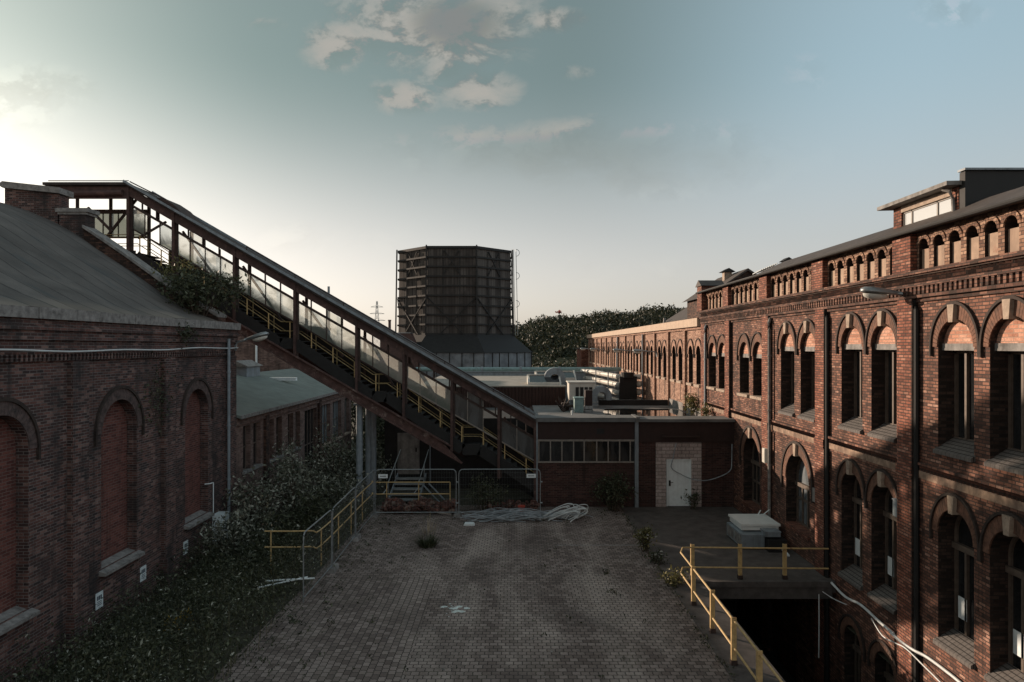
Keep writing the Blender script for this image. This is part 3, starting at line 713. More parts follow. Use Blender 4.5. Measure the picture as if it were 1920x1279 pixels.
# ================================================================== LEFT: brick hall with bricked-up arches
XL = -12.0
fl_ = lambda u, v, d: Vector((XL - d, u, v))
LY0, LY1 = 6.0, 29.0
lh = thing('brick_hall', 'dark sooty brick hall with bricked-up arches and a big felt roof, left of the yard', 'hall', (XL, 20, -1))
archs = [10.95, 15.9, 20.72, 25.75]
holes = [arch_loop(u, 1.86, .82, 4.75, .93, 18) for u in archs]
w = MB(); w.holed(fl_, [(LY0, -1.6), (LY1, -1.6), (LY1, 7.95), (LY0, 7.95)], holes, .34)
w.prism([(XL, LY1 - .02, -1.6), (-34, LY1 - .02, -1.6), (-34, LY1 - .02, 8), (-27.5, LY1 - .02, 12.2), (-21.5, LY1 - .02, 13.1), (XL, LY1 - .02, 8)], (0, .02, 0))
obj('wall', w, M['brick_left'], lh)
for u in archs:
    m = MB(); ftri(m, fl_, arch_loop(u, 1.86, .82, 4.75, .93, 18), .31); a = obj('bricked_arch', m, M['brick_left_infill'], lh)
    m = MB(); ring(m, fl_, u, 4.75, .933, .933, 1.2, 1.26, -.03, .05, n=30, gap=.08); obj('arch_surround', m, M['arch_left'], a)
    m = MB(); ring(m, fl_, u, 4.75, 1.205, 1.265, 1.28, 1.36, -.07, .03, n=30, gap=0, drop=.3); obj('hood_mould', m, M['hood'], a)
    m = MB(); m.prism([(XL + .2, u - 1.05, .66), (XL + .2, u - 1.05, .74), (XL - .3, u - 1.05, .9), (XL - .3, u - 1.05, .66)], (0, 2.1, 0)); obj('sill', m, M['stone_grey'], a)
for y in (8.55, 13.4, 18.27, 23.12):
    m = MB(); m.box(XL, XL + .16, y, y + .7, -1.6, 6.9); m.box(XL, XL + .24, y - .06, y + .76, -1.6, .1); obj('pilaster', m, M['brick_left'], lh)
m = MB(); m.box(XL, XL + .16, 28.3, LY1, -1.6, 6.9); obj('pilaster', m, M['brick_left'], lh)
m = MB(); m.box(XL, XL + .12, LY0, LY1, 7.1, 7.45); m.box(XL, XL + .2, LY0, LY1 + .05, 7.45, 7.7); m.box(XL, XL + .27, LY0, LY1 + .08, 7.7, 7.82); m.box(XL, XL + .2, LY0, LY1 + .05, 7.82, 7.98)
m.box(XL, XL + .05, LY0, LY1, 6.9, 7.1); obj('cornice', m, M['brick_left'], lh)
m = MB(); y = LY0
while y < LY1 - .1: m.box(XL + .05, XL + .13, y, y + .07, 6.93, 7.1); y += .16
obj('dentil_course', m, M['brick_left'], lh)
m = MB(); y = LY0; rr = random.Random(3)
while y < LY1:
    L = rr.uniform(1.0, 1.7); e = min(y + L - .015, LY1 + .1); j = rr.uniform(-.01, .01)
    m.box(XL - .3, XL + .3 + j, y, e, 7.98, 8.26 + j); y += L
obj('coping', m, M['stone_grey'], lh)
prof = [(-12.25, 8.28), (-13.2, 8.66), (-14.4, 9.35), (-16.0, 10.45), (-17.9, 11.72), (-19.2, 12.45), (-20.2, 12.92), (-21.2, 13.22), (-22.2, 13.30), (-23.6, 13.2), (-26, 12.3), (-30, 9.9), (-33.8, 7.6)]
def bend(i, j):
    k = i * (len(prof) - 1); a = int(min(k, len(prof) - 2)); t = k - a
    x = prof[a][0] * (1 - t) + prof[a + 1][0] * t; z = prof[a][1] * (1 - t) + prof[a + 1][1] * t
    y = LY0 + (28.6 - LY0) * j
    return Vector((x, y, z + .025 * math.sin(y * 1.7 + x * .8) + .02 * math.sin(y * .55 + x * 2.1)))
m = MB(); m.grid((len(prof) - 1) * 3, 50, bend)
def laps():
    mt, nt, out = new_mat('lapped roofing felt')
    p = pos(nt); sp = nt.node('ShaderNodeSeparateXYZ'); nt.put(sp.inputs[0], p)
    wav = nt.math('MULTIPLY', nt.noise(p, 1.1, 3), .25)
    fy = nt.math('FRACT', nt.math('MULTIPLY', nt.math('ADD', nt.math('ADD', sp.outputs[1], nt.math('MULTIPLY', sp.outputs[0], -.12)), wav), .95))
    lap = nt.math('MULTIPLY', nt.math('GREATER_THAN', fy, .93), nt.smooth(nt.noise(p, .8, 4), .25, .5))
    n = nt.noise(p, .6, 6, .62, .4)
    c = nt.ramp(n, [(.3, (.075, .07, .066)), (.55, (.112, .104, .098)), (.75, (.155, .143, .131))])
    c = nt.mix(nt.smooth(nt.noise(nt.scale(p, (.4, 1.3, .4)), 1.4, 5), .55, .7), c, (.075, .08, .08))
    edge = nt.smooth(nt.math('ADD', sp.outputs[2], nt.math('MULTIPLY', nt.noise(p, .5, 4), .8)), 9.1, 8.7)
    c = nt.mix(nt.math('MULTIPLY', edge, .5), c, (.22, .185, .15))
    c = nt.mix(nt.math('MULTIPLY', lap, .8), c, (.035, .034, .033))
    wn_ = nt.node('ShaderNodeTexWhiteNoise', noise_dimensions='1D'); nt.put(wn_.inputs['W'], nt.math('FLOOR', nt.math('MULTIPLY', nt.math('ADD', nt.math('ADD', sp.outputs[1], nt.math('MULTIPLY', sp.outputs[0], -.12)), wav), .95)))
    c = nt.mix(.35, c, nt.ramp(wn_.outputs[0], [(0, (.6, .6, .6)), (1, (1.35, 1.33, 1.3))]), 'MULTIPLY')
    grit = nt.noise(p, 45, 2)
    finish(nt, out, c, .92, nt.math('ADD', nt.math('MULTIPLY', grit, .4), nt.math('MULTIPLY', lap, -1)), .6, .02)
    return mt
roof = obj('roof', m, laps(), lh, True)
# gable parapet: stepped kneelers and sloping coping at the far end
gp = MB()
gp.prism([(-18.95, 28.35, 11.3), (-18.95, 28.35, 13.6), (-21.2, 28.35, 13.85), (-21.2, 28.35, 12.6)], (0, .65, 0)); gp.prism([(-17.85, 28.35, 11.0), (-17.85, 28.35, 12.85), (-19.0, 28.35, 12.85), (-19.0, 28.35, 11.3)], (0, .65, 0))
gpo = obj('gable_parapet', gp, M['brick_left'], lh)
m = MB(); m.prism([(-18.85, 28.2, 13.62), (-18.85, 28.2, 13.86), (-21.2, 28.2, 14.12), (-21.4, 28.2, 13.98), (-21.2, 28.2, 13.85)], (0, .95, 0)); m.box(-19.05, -17.7, 28.25, 29.1, 12.86, 13.02); m.box(-18.98, -17.78, 28.3, 29.05, 12.76, 12.86)
obj('coping', m, M['stone_grey'], gpo)
m = MB(); pts = [(-17.9, 12.2), (-16.2, 11.05), (-14.4, 9.75), (-13.1, 8.95), (-12.3, 8.5)]
for (a, b), (c, d) in zip(pts[:-1], pts[1:]): m.prism([(a, 28.3, b - .7), (c, 28.3, d - .7), (c, 28.3, d), (a, 28.3, b)], (0, .7, 0))
obj('verge_wall', m, M['brick_dark'], gpo)
m = MB()
for (a, b), (c, d) in zip(pts[:-1], pts[1:]): m.prism([(a, 28.2, b + .003), (c, 28.2, d + .003), (c, 28.2, d + .12), (a, 28.2, b + .12)], (0, .9, 0))
obj('verge_coping', m, M['concrete'], gpo)
m = MB(); m.tube([(XL + .24, 28.03, 7.6), (XL + .24, 28.03, -.1), (XL + .4, 28.2, -.3), (XL + .7, 28.35, -.4)], .065, 8)
for z in (6.2, 4.0, 1.8): m.tube([(XL + .24, 28.03, z), (XL + .24, 28.03, z + .07)], .085, 8)
obj('drainpipe', m, M['greymetal'], lh)
m = MB(); pts = [(XL + .22, y, 7.2 + .02 * math.sin(y * 1.3) - .03 * math.sin(y * .4)) for y in [LY0 + .5 * i for i in range(47)]]; m.tube(pts, .024, 6)
tag(obj('wall_cable', m, M['cable_white']), 'white cable strung along the left hall just below its cornice', 'cable')
# small tin meter box by the corner with its thin pipe
mb_ = thing('meter_box', 'rusty white tin box low on the left hall wall beside the drainpipe', 'box', (XL + .1, 27.3, -.45))
m = MB(); m.box(XL + .02, XL + .42, 27.0, 27.62, -.42, .62)
for i in range(5): m.box(XL + .42, XL + .435, 27.04 + .12 * i, 27.1 + .12 * i, -.4, .6)
obj('box', m, M['white'], mb_); m = MB(); m.tube([(XL + .06, 27.0, 1.9), (XL + .06, 27.0, .6)], .02, 6); m.tube([(XL + .06, 27.0, 1.9), (XL + .06, 26.7, 1.92), (XL - .1, 26.6, 1.92)], .02, 6); obj('pipe', m, M['white'], mb_)
# notices
for y, z, lab in ((19.66, -.02, 'white notice low on the left hall wall, nearest the camera'), (21.98, -.02, 'white notice below the sill of the middle bricked-up arch'), (24.82, -.02, 'white notice below the farthest bricked-up arch near the drainpipe')):
    r = thing('notice_sign', lab, 'sign', (XL + .03, y, z - .2), 'white notices on the left hall')
    m = MB(); m.box(XL + .012, XL + .03, y - .17, y + .17, z - .23, z + .23); obj('board', m, M['white'], r)
    m = MB()
    for q in (-.09, -.01, .07): m.box(XL + .0305, XL + .034, y + q - .025, y + q + .035, z + .02, z + .14)
    for k in range(3): m.box(XL + .0305, XL + .034, y - .11, y + .1, z - .04 - .05 * k, z - .02 - .05 * k)
    obj('lettering', m, M['signink'], r)

# ================================================================== low hall with the greenish roof
gb = thing('low_brick_hall', 'low brick hall with greenish felt roof and tall dark windows beyond the left hall', 'hall', (-12, 40, -1))
GX = -12.0; fg = lambda u, v, d: Vector((GX - d, u, v))
GY0, GY1 = 29.2, 50.0
wl = [(30.1, 30.95, 1.74, 3.75), (31.28, 32.2, 1.74, 3.75), (33.1, 33.95, 1.7, 3.7), (34.3, 35.15, 1.7, 3.7), (36.05, 36.9, 1.7, 3.7), (37.3, 38.1, 1.7, 3.7), (38.9, 41.3, -.6, 3.6), (42.0, 44.3, 1.1, 3.6), (44.9, 47.1, 1.1, 3.6), (48.0, 49.4, 1.1, 3.6)]
m = MB(); m.holed(fg, [(GY0, -1.6), (GY1, -1.6), (GY1, 4.2), (GY0, 4.2)], [[(a, c), (b, c), (b, d), (a, d)] for a, b, c, d in wl], .3)
m.prism([(GX, GY1 - .05, -1.6), (-21, GY1 - .05, -1.6), (-21, GY1 - .05, 4.2), (-16.4, GY1 - .05, 5.5), (GX, GY1 - .05, 4.2)], (0, .05, 0)); obj('wall', m, M['brick_low'], gb)
for y in (32.55, 41.45): m = MB(); m.box(GX, GX + .14, y, y + .42, -1.6, 4.0); obj('pilaster', m, M['brick_dark'], gb)
m = MB(); m.box(GX, GX + .1, GY0, GY1, 3.86, 4.2); obj('cornice', m, M['brick_low'], gb)
for a, b, c, d in wl:
    m = MB(); n = 2 if b - a < 1.2 else 4
    for i in range(n + 1): u = a + (b - a) * i / n; fbox(m, fg, max(a, u - .03), min(b, u + .03), c, d, .2, .26)
    for v in (c, c + (d - c) * .5, d - .05): fbox(m, fg, a, b, v, v + .05, .2, .26)
    wn = obj('window' if b - a < 2.35 else 'gate', m, M['frame'], gb); m = MB(); ftri(m, fg, [(a, c), (b, c), (b, d), (a, d)], .24); obj('pane', m, M['glass_milk'] if a > 41.5 else M['glass'], wn)
    if c > 0: m = MB(); fbox(m, fg, a - .08, b + .08, c - .1, c + .01, -.08, .2); obj('sill', m, M['stone_grey'] if a < 41 else M['stone'], wn)
m = MB(); m.prism([(GX + .3, GY0 - .1, 4.2), (-16.3, GY0 - .1, 5.52), (-21.3, GY0 - .1, 4.2), (-21.3, GY0 - .1, 4.3), (-16.3, GY0 - .1, 5.66), (GX + .3, GY0 - .1, 4.32)], (0, GY1 - GY0 + .3, 0)); gr = obj('roof', m, M['felt_green'], gb)
m = MB(); m.box(GX + .302, GX + .34, GY0 - .1, GY1 + .2, 4.18, 4.34); obj('eaves_board', m, M['stone_grey'], gr)
m = MB(); m.box(-16.9, -15.7, 39.9, 42.0, 5.2, 6.1); rv = obj('roof_vent', m, M['greymetal'], gr)
m = MB(); m.prism([(-17.05, 39.75, 6.1), (-15.55, 39.75, 6.1), (-16.3, 39.75, 6.45)], (0, 2.4, 0)); obj('vent_hood', m, M['stone_grey'], rv)
m = MB(); m.box(-15.6, -13.6, 42.3, 42.6, 5.15, 5.35); tag(obj('loose_plank', m, M['white']), 'pale blue white plank lying on the greenish roof beside the vent box', 'plank')
bk = thing('brick_back_building', 'sooty brick building half hidden behind the greenish roof', 'building', (-21, 58, -1))
m = MB(); m.box(-30, -17.5, 56, 64, -1.5, 8.8); obj('wall', m, M['brick_low'], bk)
m = MB(); m.box(-30.2, -17.3, 55.8, 64.2, 8.8, 9.0); obj('roof', m, M['slate'], bk)
m = MB(); m.tube([(-21.2, 55.9, 8.7), (-21.2, 55.9, 3)], .09, 8); obj('drainpipe', m, M['white'], bk)

# ================================================================== covered stair bridge
GYN, GYF = 31.0, 32.7; GYG = 31.1               # near posts, far side, glazing
rz = lambda X: 4.02 + .577 * (.94 - X)                # roof line of the sloping part
XT = -17.55; ZT = rz(XT)                               # upper end of the slope
br = thing('stair_bridge', 'rusty covered stair bridge climbing from the flat-roofed passage up to the left hall roof', 'stair bridge', (-8, 32, 0))
PX = [-17.55, -15.5, -12.74, -10.0, -7.2, -5.06, -2.88, -.75, .90]
m = MB()
m.prism([(.94, GYN - .25, rz(.94)), (XT, GYN - .25, ZT), (-21.3, GYN - .25, ZT), (-21.3, GYN - .25, ZT - .12), (XT, GYN - .25, ZT - .12), (.94, GYN - .25, rz(.94) - .14)], (0, GYF - GYN + .5, 0))
rf = obj('roof', m, M['bridge_roof'], br)
m = MB(); m.bar((XT - .1, GYN - .27, ZT + .06), (.94, GYN - .27, rz(.94) + .03), .05, .10)
m.bar((XT, GYF + .28, ZT + .06), (.94, GYF + .28, rz(.94) + .03), .05, .10); obj('roof_edge', m, M['greymetal'], rf)
m = MB(); m.tube([(-12.2, GYN, rz(-12.2) + .22), (.4, GYN, rz(.4) + .2)], .03, 6); m.tube([(-17.5, GYN, ZT + .08), (-15.8, GYN, rz(-15.8) + .24)], .03, 6)
for X in (-12.2, -10, -7.8, -5.5, -3.2, -1, .4): m.tube([(X, GYN, rz(X)), (X, GYN, rz(X) + .22)], .02, 6)
m.tube([(-21.2, GYN, ZT + .12), (XT, GYN, ZT + .12)], .02, 6); obj('roof_pipe', m, M['rustdark'], rf)
m = MB(); m.prism([(-16.3, GYN - .2, rz(-16.3)), (-14.9, GYN - .2, rz(-14.9)), (-15.4, GYN - .2, rz(-15.4) + .22), (-15.9, GYN - .2, rz(-15.9) + .26)], (0, 1.6, 0)); obj('roof_patch', m, M['rustdark'], rf)
m = MB(); m.prism([(.94, GYN - .06, rz(.94) - .16), (XT, GYN - .06, ZT - .16), (XT, GYN - .06, ZT - .56), (.94, GYN - .06, rz(.94) - .52)], (0, .1, 0)); m.box(-21.3, XT, GYN - .06, GYN + .04, ZT - .7, ZT - .16)
m.tube([(-20.2, GYN - .12, ZT - .5), (XT - .2, GYN - .12, ZT - .45)], .14, 10)
obj('fascia_beam', m, M['rustred'], br)
m = MB(); m.prism([(.94, GYF, rz(.94) - .16), (XT, GYF, ZT - .16), (XT, GYF, ZT - .36), (.94, GYF, rz(.94) - .36)], (0, .1, 0)); obj('far_beam', m, M['rustdark'], br)
m = MB()
m.prism([(.94, GYG - .02, rz(.94) - .88), (XT, GYG - .02, ZT - .88), (XT, GYG - .02, ZT - 1.0), (.94, GYG - .02, rz(.94) - 1.0)], (0, .1, 0))
for i in range(26): X = .5 - i * .7; m.bar((X, GYG + .03, rz(X) - .5), (X, GYG + .03, rz(X) - .95), .05, .07 if i % 3 else .26)
obj('truss_rail', m, M['rustdark'], br)
m = MB()
for i in range(8):
    a, b = PX[i], PX[i + 1]; X0, X1 = a + .25, a + (b - a) * .75; pair = [(X1, X0)] if i == 0 else [(X0, X1)]
    for p0, p1 in pair: br_ = MB(); br_.bar((p0, GYG + .22, rz(p0) - .8), (p1, GYG + .22, rz(p1) - 2.3), .09, .09); obj('brace', br_, M['rustdark'], br)
for q in (((-18.1, GYF - .1, ZT - .4), (-19.6, GYF - .1, ZT - 2.3)), ((-18.3, GYN, ZT - 2.2), (-19.4, GYN, ZT - 1.1))): br_ = MB(); br_.bar(*q, .1, .1); obj('brace', br_, M['rustdark'], br)
for X in PX:
    m = MB(); zb = max(rz(X) - 3.7, 0.0) if X < .5 else .1
    m.box(X - .055, X + .055, GYN - .1, GYN + .03, zb, rz(X) - .14); obj('post', m, M['rustred'], br)
    m = MB(); m.box(X - .0, X + .14, GYN + .035, GYN + .16, zb, rz(X) - .14); obj('mullion_post', m, M['rustdark'], br)
    if X < .5: m = MB(); m.box(X - .06, X + .06, GYF - .04, GYF + .08, zb + .3, rz(X) - .14); obj('post', m, M['rustdark'], br)
for X, z in ((-19.4, ZT - 2.2), (-21.0, ZT - 2.2)): m = MB(); m.box(X - .06, X + .06, GYF, GYF + .1, z, ZT - .1); obj('post', m, M['rustdark'], br)
# glazing of the far side, one part per bay
XE = PX
for i in range(8):
    a, b = PX[i], PX[i + 1]; n = max(2, round((b - a) / .68)); fr_ = MB(); gl = MB(); rg = random.Random(40 + i)
    for j in range(n + 1):
        X = a + (b - a) * j / n
        fr_.bar((X, GYG, rz(X) - .95), (X, GYG, rz(X) - 1.98), .035, .05)
        if i > 0: fr_.bar((X, GYG, rz(X) - .6), (X, GYG, rz(X) - .92), .03, .04)
    fr_.bar((a, GYG, rz(a) - 1.98), (b, GYG, rz(b) - 1.98), .06, .06)
    fr = obj('glazing', fr_, M['frame_light'] if i > 4 else M['rustdark'], br)
    for j in range(n):
        x0 = a + (b - a) * j / n; x1 = a + (b - a) * (j + 1) / n
        if (i, j) in ((0, 1), (6, 2)): continue       # broken panes
        t = rg.uniform(-.012, .012)
        gl.add([(x0, GYG + .02, rz(x0) - 1.96), (x1, GYG + .02 + t, rz(x1) - 1.96), (x1, GYG + .02 + t, rz(x1) - .98), (x0, GYG + .02, rz(x0) - .98)], [(0, 1, 2, 3)])
        if i > 0 and rg.random() > .75: gl.add([(x0, GYG + .02, rz(x0) - .9), (x1, GYG + .02, rz(x1) - .9), (x1, GYG + .02, rz(x1) - .58), (x0, GYG + .02, rz(x0) - .58)], [(0, 1, 2, 3)])
    obj('pane', gl, M['galleryglass'] if i < 6 else M['glass_dirty'], fr)
fr_ = MB(); gl = MB()
for j in range(6): X = -21.2 + j * .73; fr_.bar((X, GYF, ZT - .95), (X, GYF, ZT - 2.2), .035, .05)
fr_.bar((-21.3, GYF, ZT - 2.2), (XT, GYF, ZT - 2.2), .06, .06); fr_.bar((-21.3, GYF, ZT - .95), (XT, GYF, ZT - .95), .06, .2)
fr = obj('glazing', fr_, M['rustdark'], br)
for j in range(5): X = -21.2 + j * .73; gl.add([(X, GYF + .02, ZT - 2.18), (X + .73, GYF + .02, ZT - 2.18), (X + .73, GYF + .02, ZT - .95), (X, GYF + .02, ZT - .95)], [(0, 1, 2, 3)])
obj('pane', gl, M['galleryglass'], fr)
# dark cladding of the far side below the glazing, and the bridge floor
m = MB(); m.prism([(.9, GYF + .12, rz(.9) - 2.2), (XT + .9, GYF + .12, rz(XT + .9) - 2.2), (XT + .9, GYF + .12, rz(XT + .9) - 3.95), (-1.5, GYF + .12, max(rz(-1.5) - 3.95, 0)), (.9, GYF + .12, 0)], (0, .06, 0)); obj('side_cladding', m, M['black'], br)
m = MB(); m.prism([(-3.4, GYN - .08, rz(-3.4) - 3.48), (XT - .2, GYN - .08, rz(XT - .2) - 3.5), (XT - .2, GYN - .08, rz(XT - .2) - 3.92), (-2.4, GYN - .08, rz(-2.4) - 3.95)], (0, .14, 0))
m.bar((-2.9, GYN - .1, rz(-2.9) - 3.46), (XT, GYN - .1, rz(XT) - 3.46), .24, .05); m.bar((-2.4, GYN - .1, rz(-2.4) - 3.95), (XT, GYN - .1, rz(XT) - 3.93), .24, .05); obj('bottom_chord', m, M['chord'], br)
m = MB(); m.prism([(-2.9, GYF - .02, rz(-2.9) - 3.48), (XT - .2, GYF - .02, rz(XT - .2) - 3.48), (XT - .2, GYF - .02, rz(XT - .2) - 4.0), (-2.4, GYF - .02, rz(-2.4) - 4.02)], (0, .1, 0)); obj('bottom_chord', m, M['rustdark'], br)
# stair line: flights with landings (floor height relative to X)
land = [(-14.9, -14.3), (-10.7, -10.0), (-6.5, -5.85), (-2.4, -1.6)]
def floor_line():
    pts = [(.9, rz(.9) - 3.0)]
    prev = .9
    for a, b in reversed(land):
        zc = rz((a + b) / 2) - 3.0
        pts += [(b, zc), (a, zc)]
    pts.append((XT + .3, rz(XT + .3) - 3.0)); pts.append((XT - 1.5, rz(XT + .3) - 3.0))
    return pts
FLR = floor_line()
m = MB()
for (xa, za), (xb, zb) in zip(FLR[:-1], FLR[1:]):
    if abs(za - zb) < .01: m.box(xb, xa, GYN + .06, GYF - .05, za - .06, za)
    else:
        n = max(3, int(abs(zb - za) / .18))
        for i in range(n):
            x0 = xa + (xb - xa) * i / n; x1 = xa + (xb - xa) * (i + 1) / n; z = za + (zb - za) * (i + 1) / n
            m.box(x1 - .02, x0 + .02, GYN + .06, GYF - .05, z - .05, z)
obj('steps', m, M['black'], br)
m = MB()
for (xa, za), (xb, zb) in zip(FLR[:-1], FLR[1:]): m.bar((xa, GYN + .04, za - .12), (xb, GYN + .04, zb - .12), .03, .5)
obj('stringer', m, M['black'], br)
m = MB(); m.prism([(.9, GYN + .1, .0), (.9, GYN + .1, rz(.9) - 3.3)] + [(x, GYN + .1, z - .32) for x, z in FLR[1:6]] + [(x, GYN + .1, rz(x) - 3.95) for x in (-10.6, -2.6)] + [(-1.4, GYN + .1, 0)], (0, GYF - GYN - .2, 0)) if False else None
m.prism([(.9, GYN + .5, rz(.9) - 3.25), (XT, GYN + .5, rz(XT) - 3.25), (XT, GYN + .5, rz(XT) - 3.33), (.9, GYN + .5, rz(.9) - 3.33)], (0, GYF - GYN - .55, 0)); obj('stair_soffit', m, M['black'], br)
for side, mat_ in ((GYN + .2, 'yellow'), (GYN + .9, 'yellow_dull')):
    m = MB()
    for dz in (.88, .46): m.tube([(x, side, z + dz) for x, z in FLR], .02, 6)
    hr_ = obj('handrail', m, M['yellow_dull'], br)
    X = .5
    while X > XT:
        for (xa, za), (xb, zb) in zip(FLR[:-1], FLR[1:]):
            if xb <= X <= xa: z = za + (zb - za) * (xa - X) / max(1e-6, xa - xb); m = MB(); m.bar((X, side - .03, z), (X, side - .03, z + .88), .04, .04); obj('baluster', m, M[mat_], hr_); break
        X -= .98
for X, Y in ((-7.12, GYN + .2), (-7.0, GYF - .1), (-6.78, GYN + 1.6)):
    m = MB(); m.tube([(X, Y, -1.1), (X, Y, rz(X) - 4.0)], .15, 14); m.box(X - .22, X + .22, Y - .22, Y + .22, rz(X) - 4.06, rz(X) - 3.98); obj('column', m, M['greymetal'], br)
br_end = MB(); br_end.box(-6.7, -6.5, 33.6, 36, -1.1, 3.7)

# dark undercroft wall behind the bridge foot
uc = thing('undercroft_wall', 'black undercroft wall under the stair bridge with one pale concrete door panel', 'wall', (-3, 35, -1))
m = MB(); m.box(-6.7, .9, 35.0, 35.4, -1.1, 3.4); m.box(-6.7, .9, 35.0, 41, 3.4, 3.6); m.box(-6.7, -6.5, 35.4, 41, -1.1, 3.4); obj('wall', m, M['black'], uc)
m = MB(); m.box(-6.02, -4.9, 34.9, 34.985, .75, 2.85); dp = obj('door_panel', m, M['concrete'], uc); m = MB(); m.box(-5.1, -5.02, 34.86, 34.895, 1.9, 2.1); obj('door_handle', m, M['black'], dp)
m = MB(); m.tube([(-4.35, 34.9, .3), (-4.35, 34.9, 3.3)], .035, 6); obj('pipe', m, M['greymetal'], uc)
# small steel steps up to it
st = thing('metal_steps', 'short grey steel stair with bent handrails below the pale door panel', 'steps', (-5, 32.5, 0))
m = MB()
for i in range(5): m.box(-5.85, -4.5, 31.6 + .5 * i, 32.0 + .5 * i, .12 + .15 * i, .17 + .15 * i)
obj('tread', m, M['galv'], st)
m = MB(); m.bar((-5.88, 31.5, .05), (-5.88, 34.2, .85), .05, .2); m.bar((-4.47, 31.5, .05), (-4.47, 34.2, .85), .05, .2); obj('stringer', m, M['greymetal'], st)
for X in (-5.88, -4.47):
    m = MB(); m.tube([(X - .16, 31.25, .55), (X, 31.4, .78), (X, 31.6, .98), (X + .12, 34.3, 2.1)], .022, 6); m.tube([(X, 31.6, .1), (X, 31.6, .98)], .02, 6); m.tube([(X + .05, 33.2, .6), (X + .05, 33.2, 1.62)], .02, 6); obj('handrail', m, M['galv'], st)
m = MB(); m.bar((-4.3, 31.5, .95), (-3.4, 31.2, .1), .05, .05); m.bar((-4.0, 31.6, .95), (-3.1, 31.3, .1), .05, .05); tag(obj('leaning_pole', m, M['greymetal']), 'pair of grey poles leaning beside the short steel stair', 'pole')

# ================================================================== flat-roofed connecting passage
cp = thing('brick_passage', 'low flat-roofed brick passage with a window strip and a pale block panel closing the yard', 'passage', (5.4, 33, 0))
PY = 31.0
m = MB(); m.box(.97, 5.57, PY + .02, PY + .3, 0, 2.0); m.box(5.56, 6.38, PY, PY + .3, 0, 2.95); m.box(8.46, XR, PY, PY + .3, 0, 2.95); m.box(6.3, 8.5, PY + .05, PY + .28, 2.925, 2.955); m.box(9.7, XR - .01, PY + .2, 43.9, 2.9, 3.39)
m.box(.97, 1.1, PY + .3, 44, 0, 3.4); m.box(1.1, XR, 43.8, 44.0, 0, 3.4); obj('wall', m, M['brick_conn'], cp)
m = MB(); m.box(.97, 5.5, PY - .02, PY + .2, 3.07, 3.86); m.box(5.62, XR, PY - .05, PY + .25, 2.955, 3.86); m.box(3.1, 3.15, PY - .03, PY - .02, .9, 3.86); obj('panel_band', m, M['darkred'], cp)
m = MB(); m.box(5.42, 5.58, PY - .12, PY + .1, 0, 3.9); m.box(.93, 1.02, PY - .08, PY + .05, .1, 3.9); obj('post', m, M['greymetal'], cp)
m = MB(); m.box(3.7, 4.05, PY - .03, PY - .022, 3.3, 3.55); obj('vent_opening', m, M['black'], cp)
m = MB(); m.prism([(.9, PY - .15, 3.87), (5.45, PY - .15, 3.87), (5.45, PY - .15, 4.06), (.9, PY - .15, 4.06)], (0, 1.3, 0)); r1 = obj('roof', m, M['bitumen'], cp)
m = MB(); m.box(5.45, XR - .01, PY - .2, PY + 1.2, 3.87, 4.0); m.box(5.45, 5.62, PY - .23, PY + 1.1, 4.0, 4.1); obj('roof', m, M['bitumen'], cp)
m = MB(); m.box(1.1, XR - .07, PY + 1.0, 43.8, 3.4, 3.5); m.box(1.1, XR - .07, PY + 1.0, PY + 1.1, 3.5, 3.86); obj('roof', m, M['bitumen'], cp)
m = MB(); m.add([(5.1, 35.5, 3.506), (9.6, 35.4, 3.506), (9.66, 36.5, 3.506), (9.66, 40.9, 3.506), (9.2, 41.3, 3.506), (7.9, 41.0, 3.506), (6.6, 41.5, 3.506), (5.4, 41.2, 3.506), (5.0, 39.0, 3.506)], [tuple(range(9))]); tag(obj('rain_puddle', m, M['water']), 'rain puddle mirroring the sunlit wing on the flat passage roof', 'puddle')
m = MB(); m.box(5.4, XR - .08, 43.78, 44.1, 3.5, 3.84); obj('roof_parapet', m, M['black'], cp)
# window strip
fm = MB(); gl = MB(); xs = [1.05 + (5.42 - 1.05) * i / 9 for i in range(10)]
xs = [1.07, 1.6, 2.12, 2.65, 3.13, 3.7, 4.22, 4.74, 5.22]
for x in xs: fm.box(x - .028, x + .028, PY - .04, PY + .06, 2.02, 3.05)
fm.box(.97, 5.5, PY - .05, PY + .06, 2.98, 3.06); fm.box(.97, 5.5, PY - .05, PY + .06, 2.0, 2.07)
ws = obj('window_strip', fm, M['frame_light'], cp); gl.box(1.0, 5.45, PY + .02, PY + .03, 2.05, 3.0); obj('pane', gl, M['glass'], ws)
# block panel and door
m = MB(); m.box(6.385, 6.86, PY - .015, PY + .25, 0, 2.92); m.box(8.0, 8.455, PY - .015, PY + .25, 0, 2.92); m.box(6.86, 8.0, PY - .015, PY + .25, 2.17, 2.92); obj('block_panel', m, M['block'], cp)
m = MB(); m.box(6.87, 7.99, PY + .02, PY + .08, .03, 2.16); m.box(6.87, 6.92, PY - .03, PY + .02, .03, 2.16); m.box(7.94, 7.99, PY - .03, PY + .02, .03, 2.16); m.box(6.92, 7.94, PY - .03, PY + .02, 2.11, 2.16)
d = obj('door', m, M['white'], cp); m = MB(); m.box(6.98, 7.06, PY - .01, PY + .02, .95, 1.2); m.tube([(7.02, PY - .06, 1.12), (7.16, PY - .06, 1.12)], .014, 6); obj('door_handle', m, M['black'], d)
m = MB(); m.box(6.65, 8.35, PY - .2, PY - .06, 3.18, 3.24); m.bar((8.33, PY - .13, 3.2), (8.33, PY - .13, 3.4), .04, .04); m.bar((6.7, PY - .13, 3.2), (6.7, PY - .1, 3.35), .04, .04); obj('lamp_bracket', m, M['rustdark'], cp)
def hang(pts, r): m = MB(); m.tube(pts, r, 6); return m
cat = []
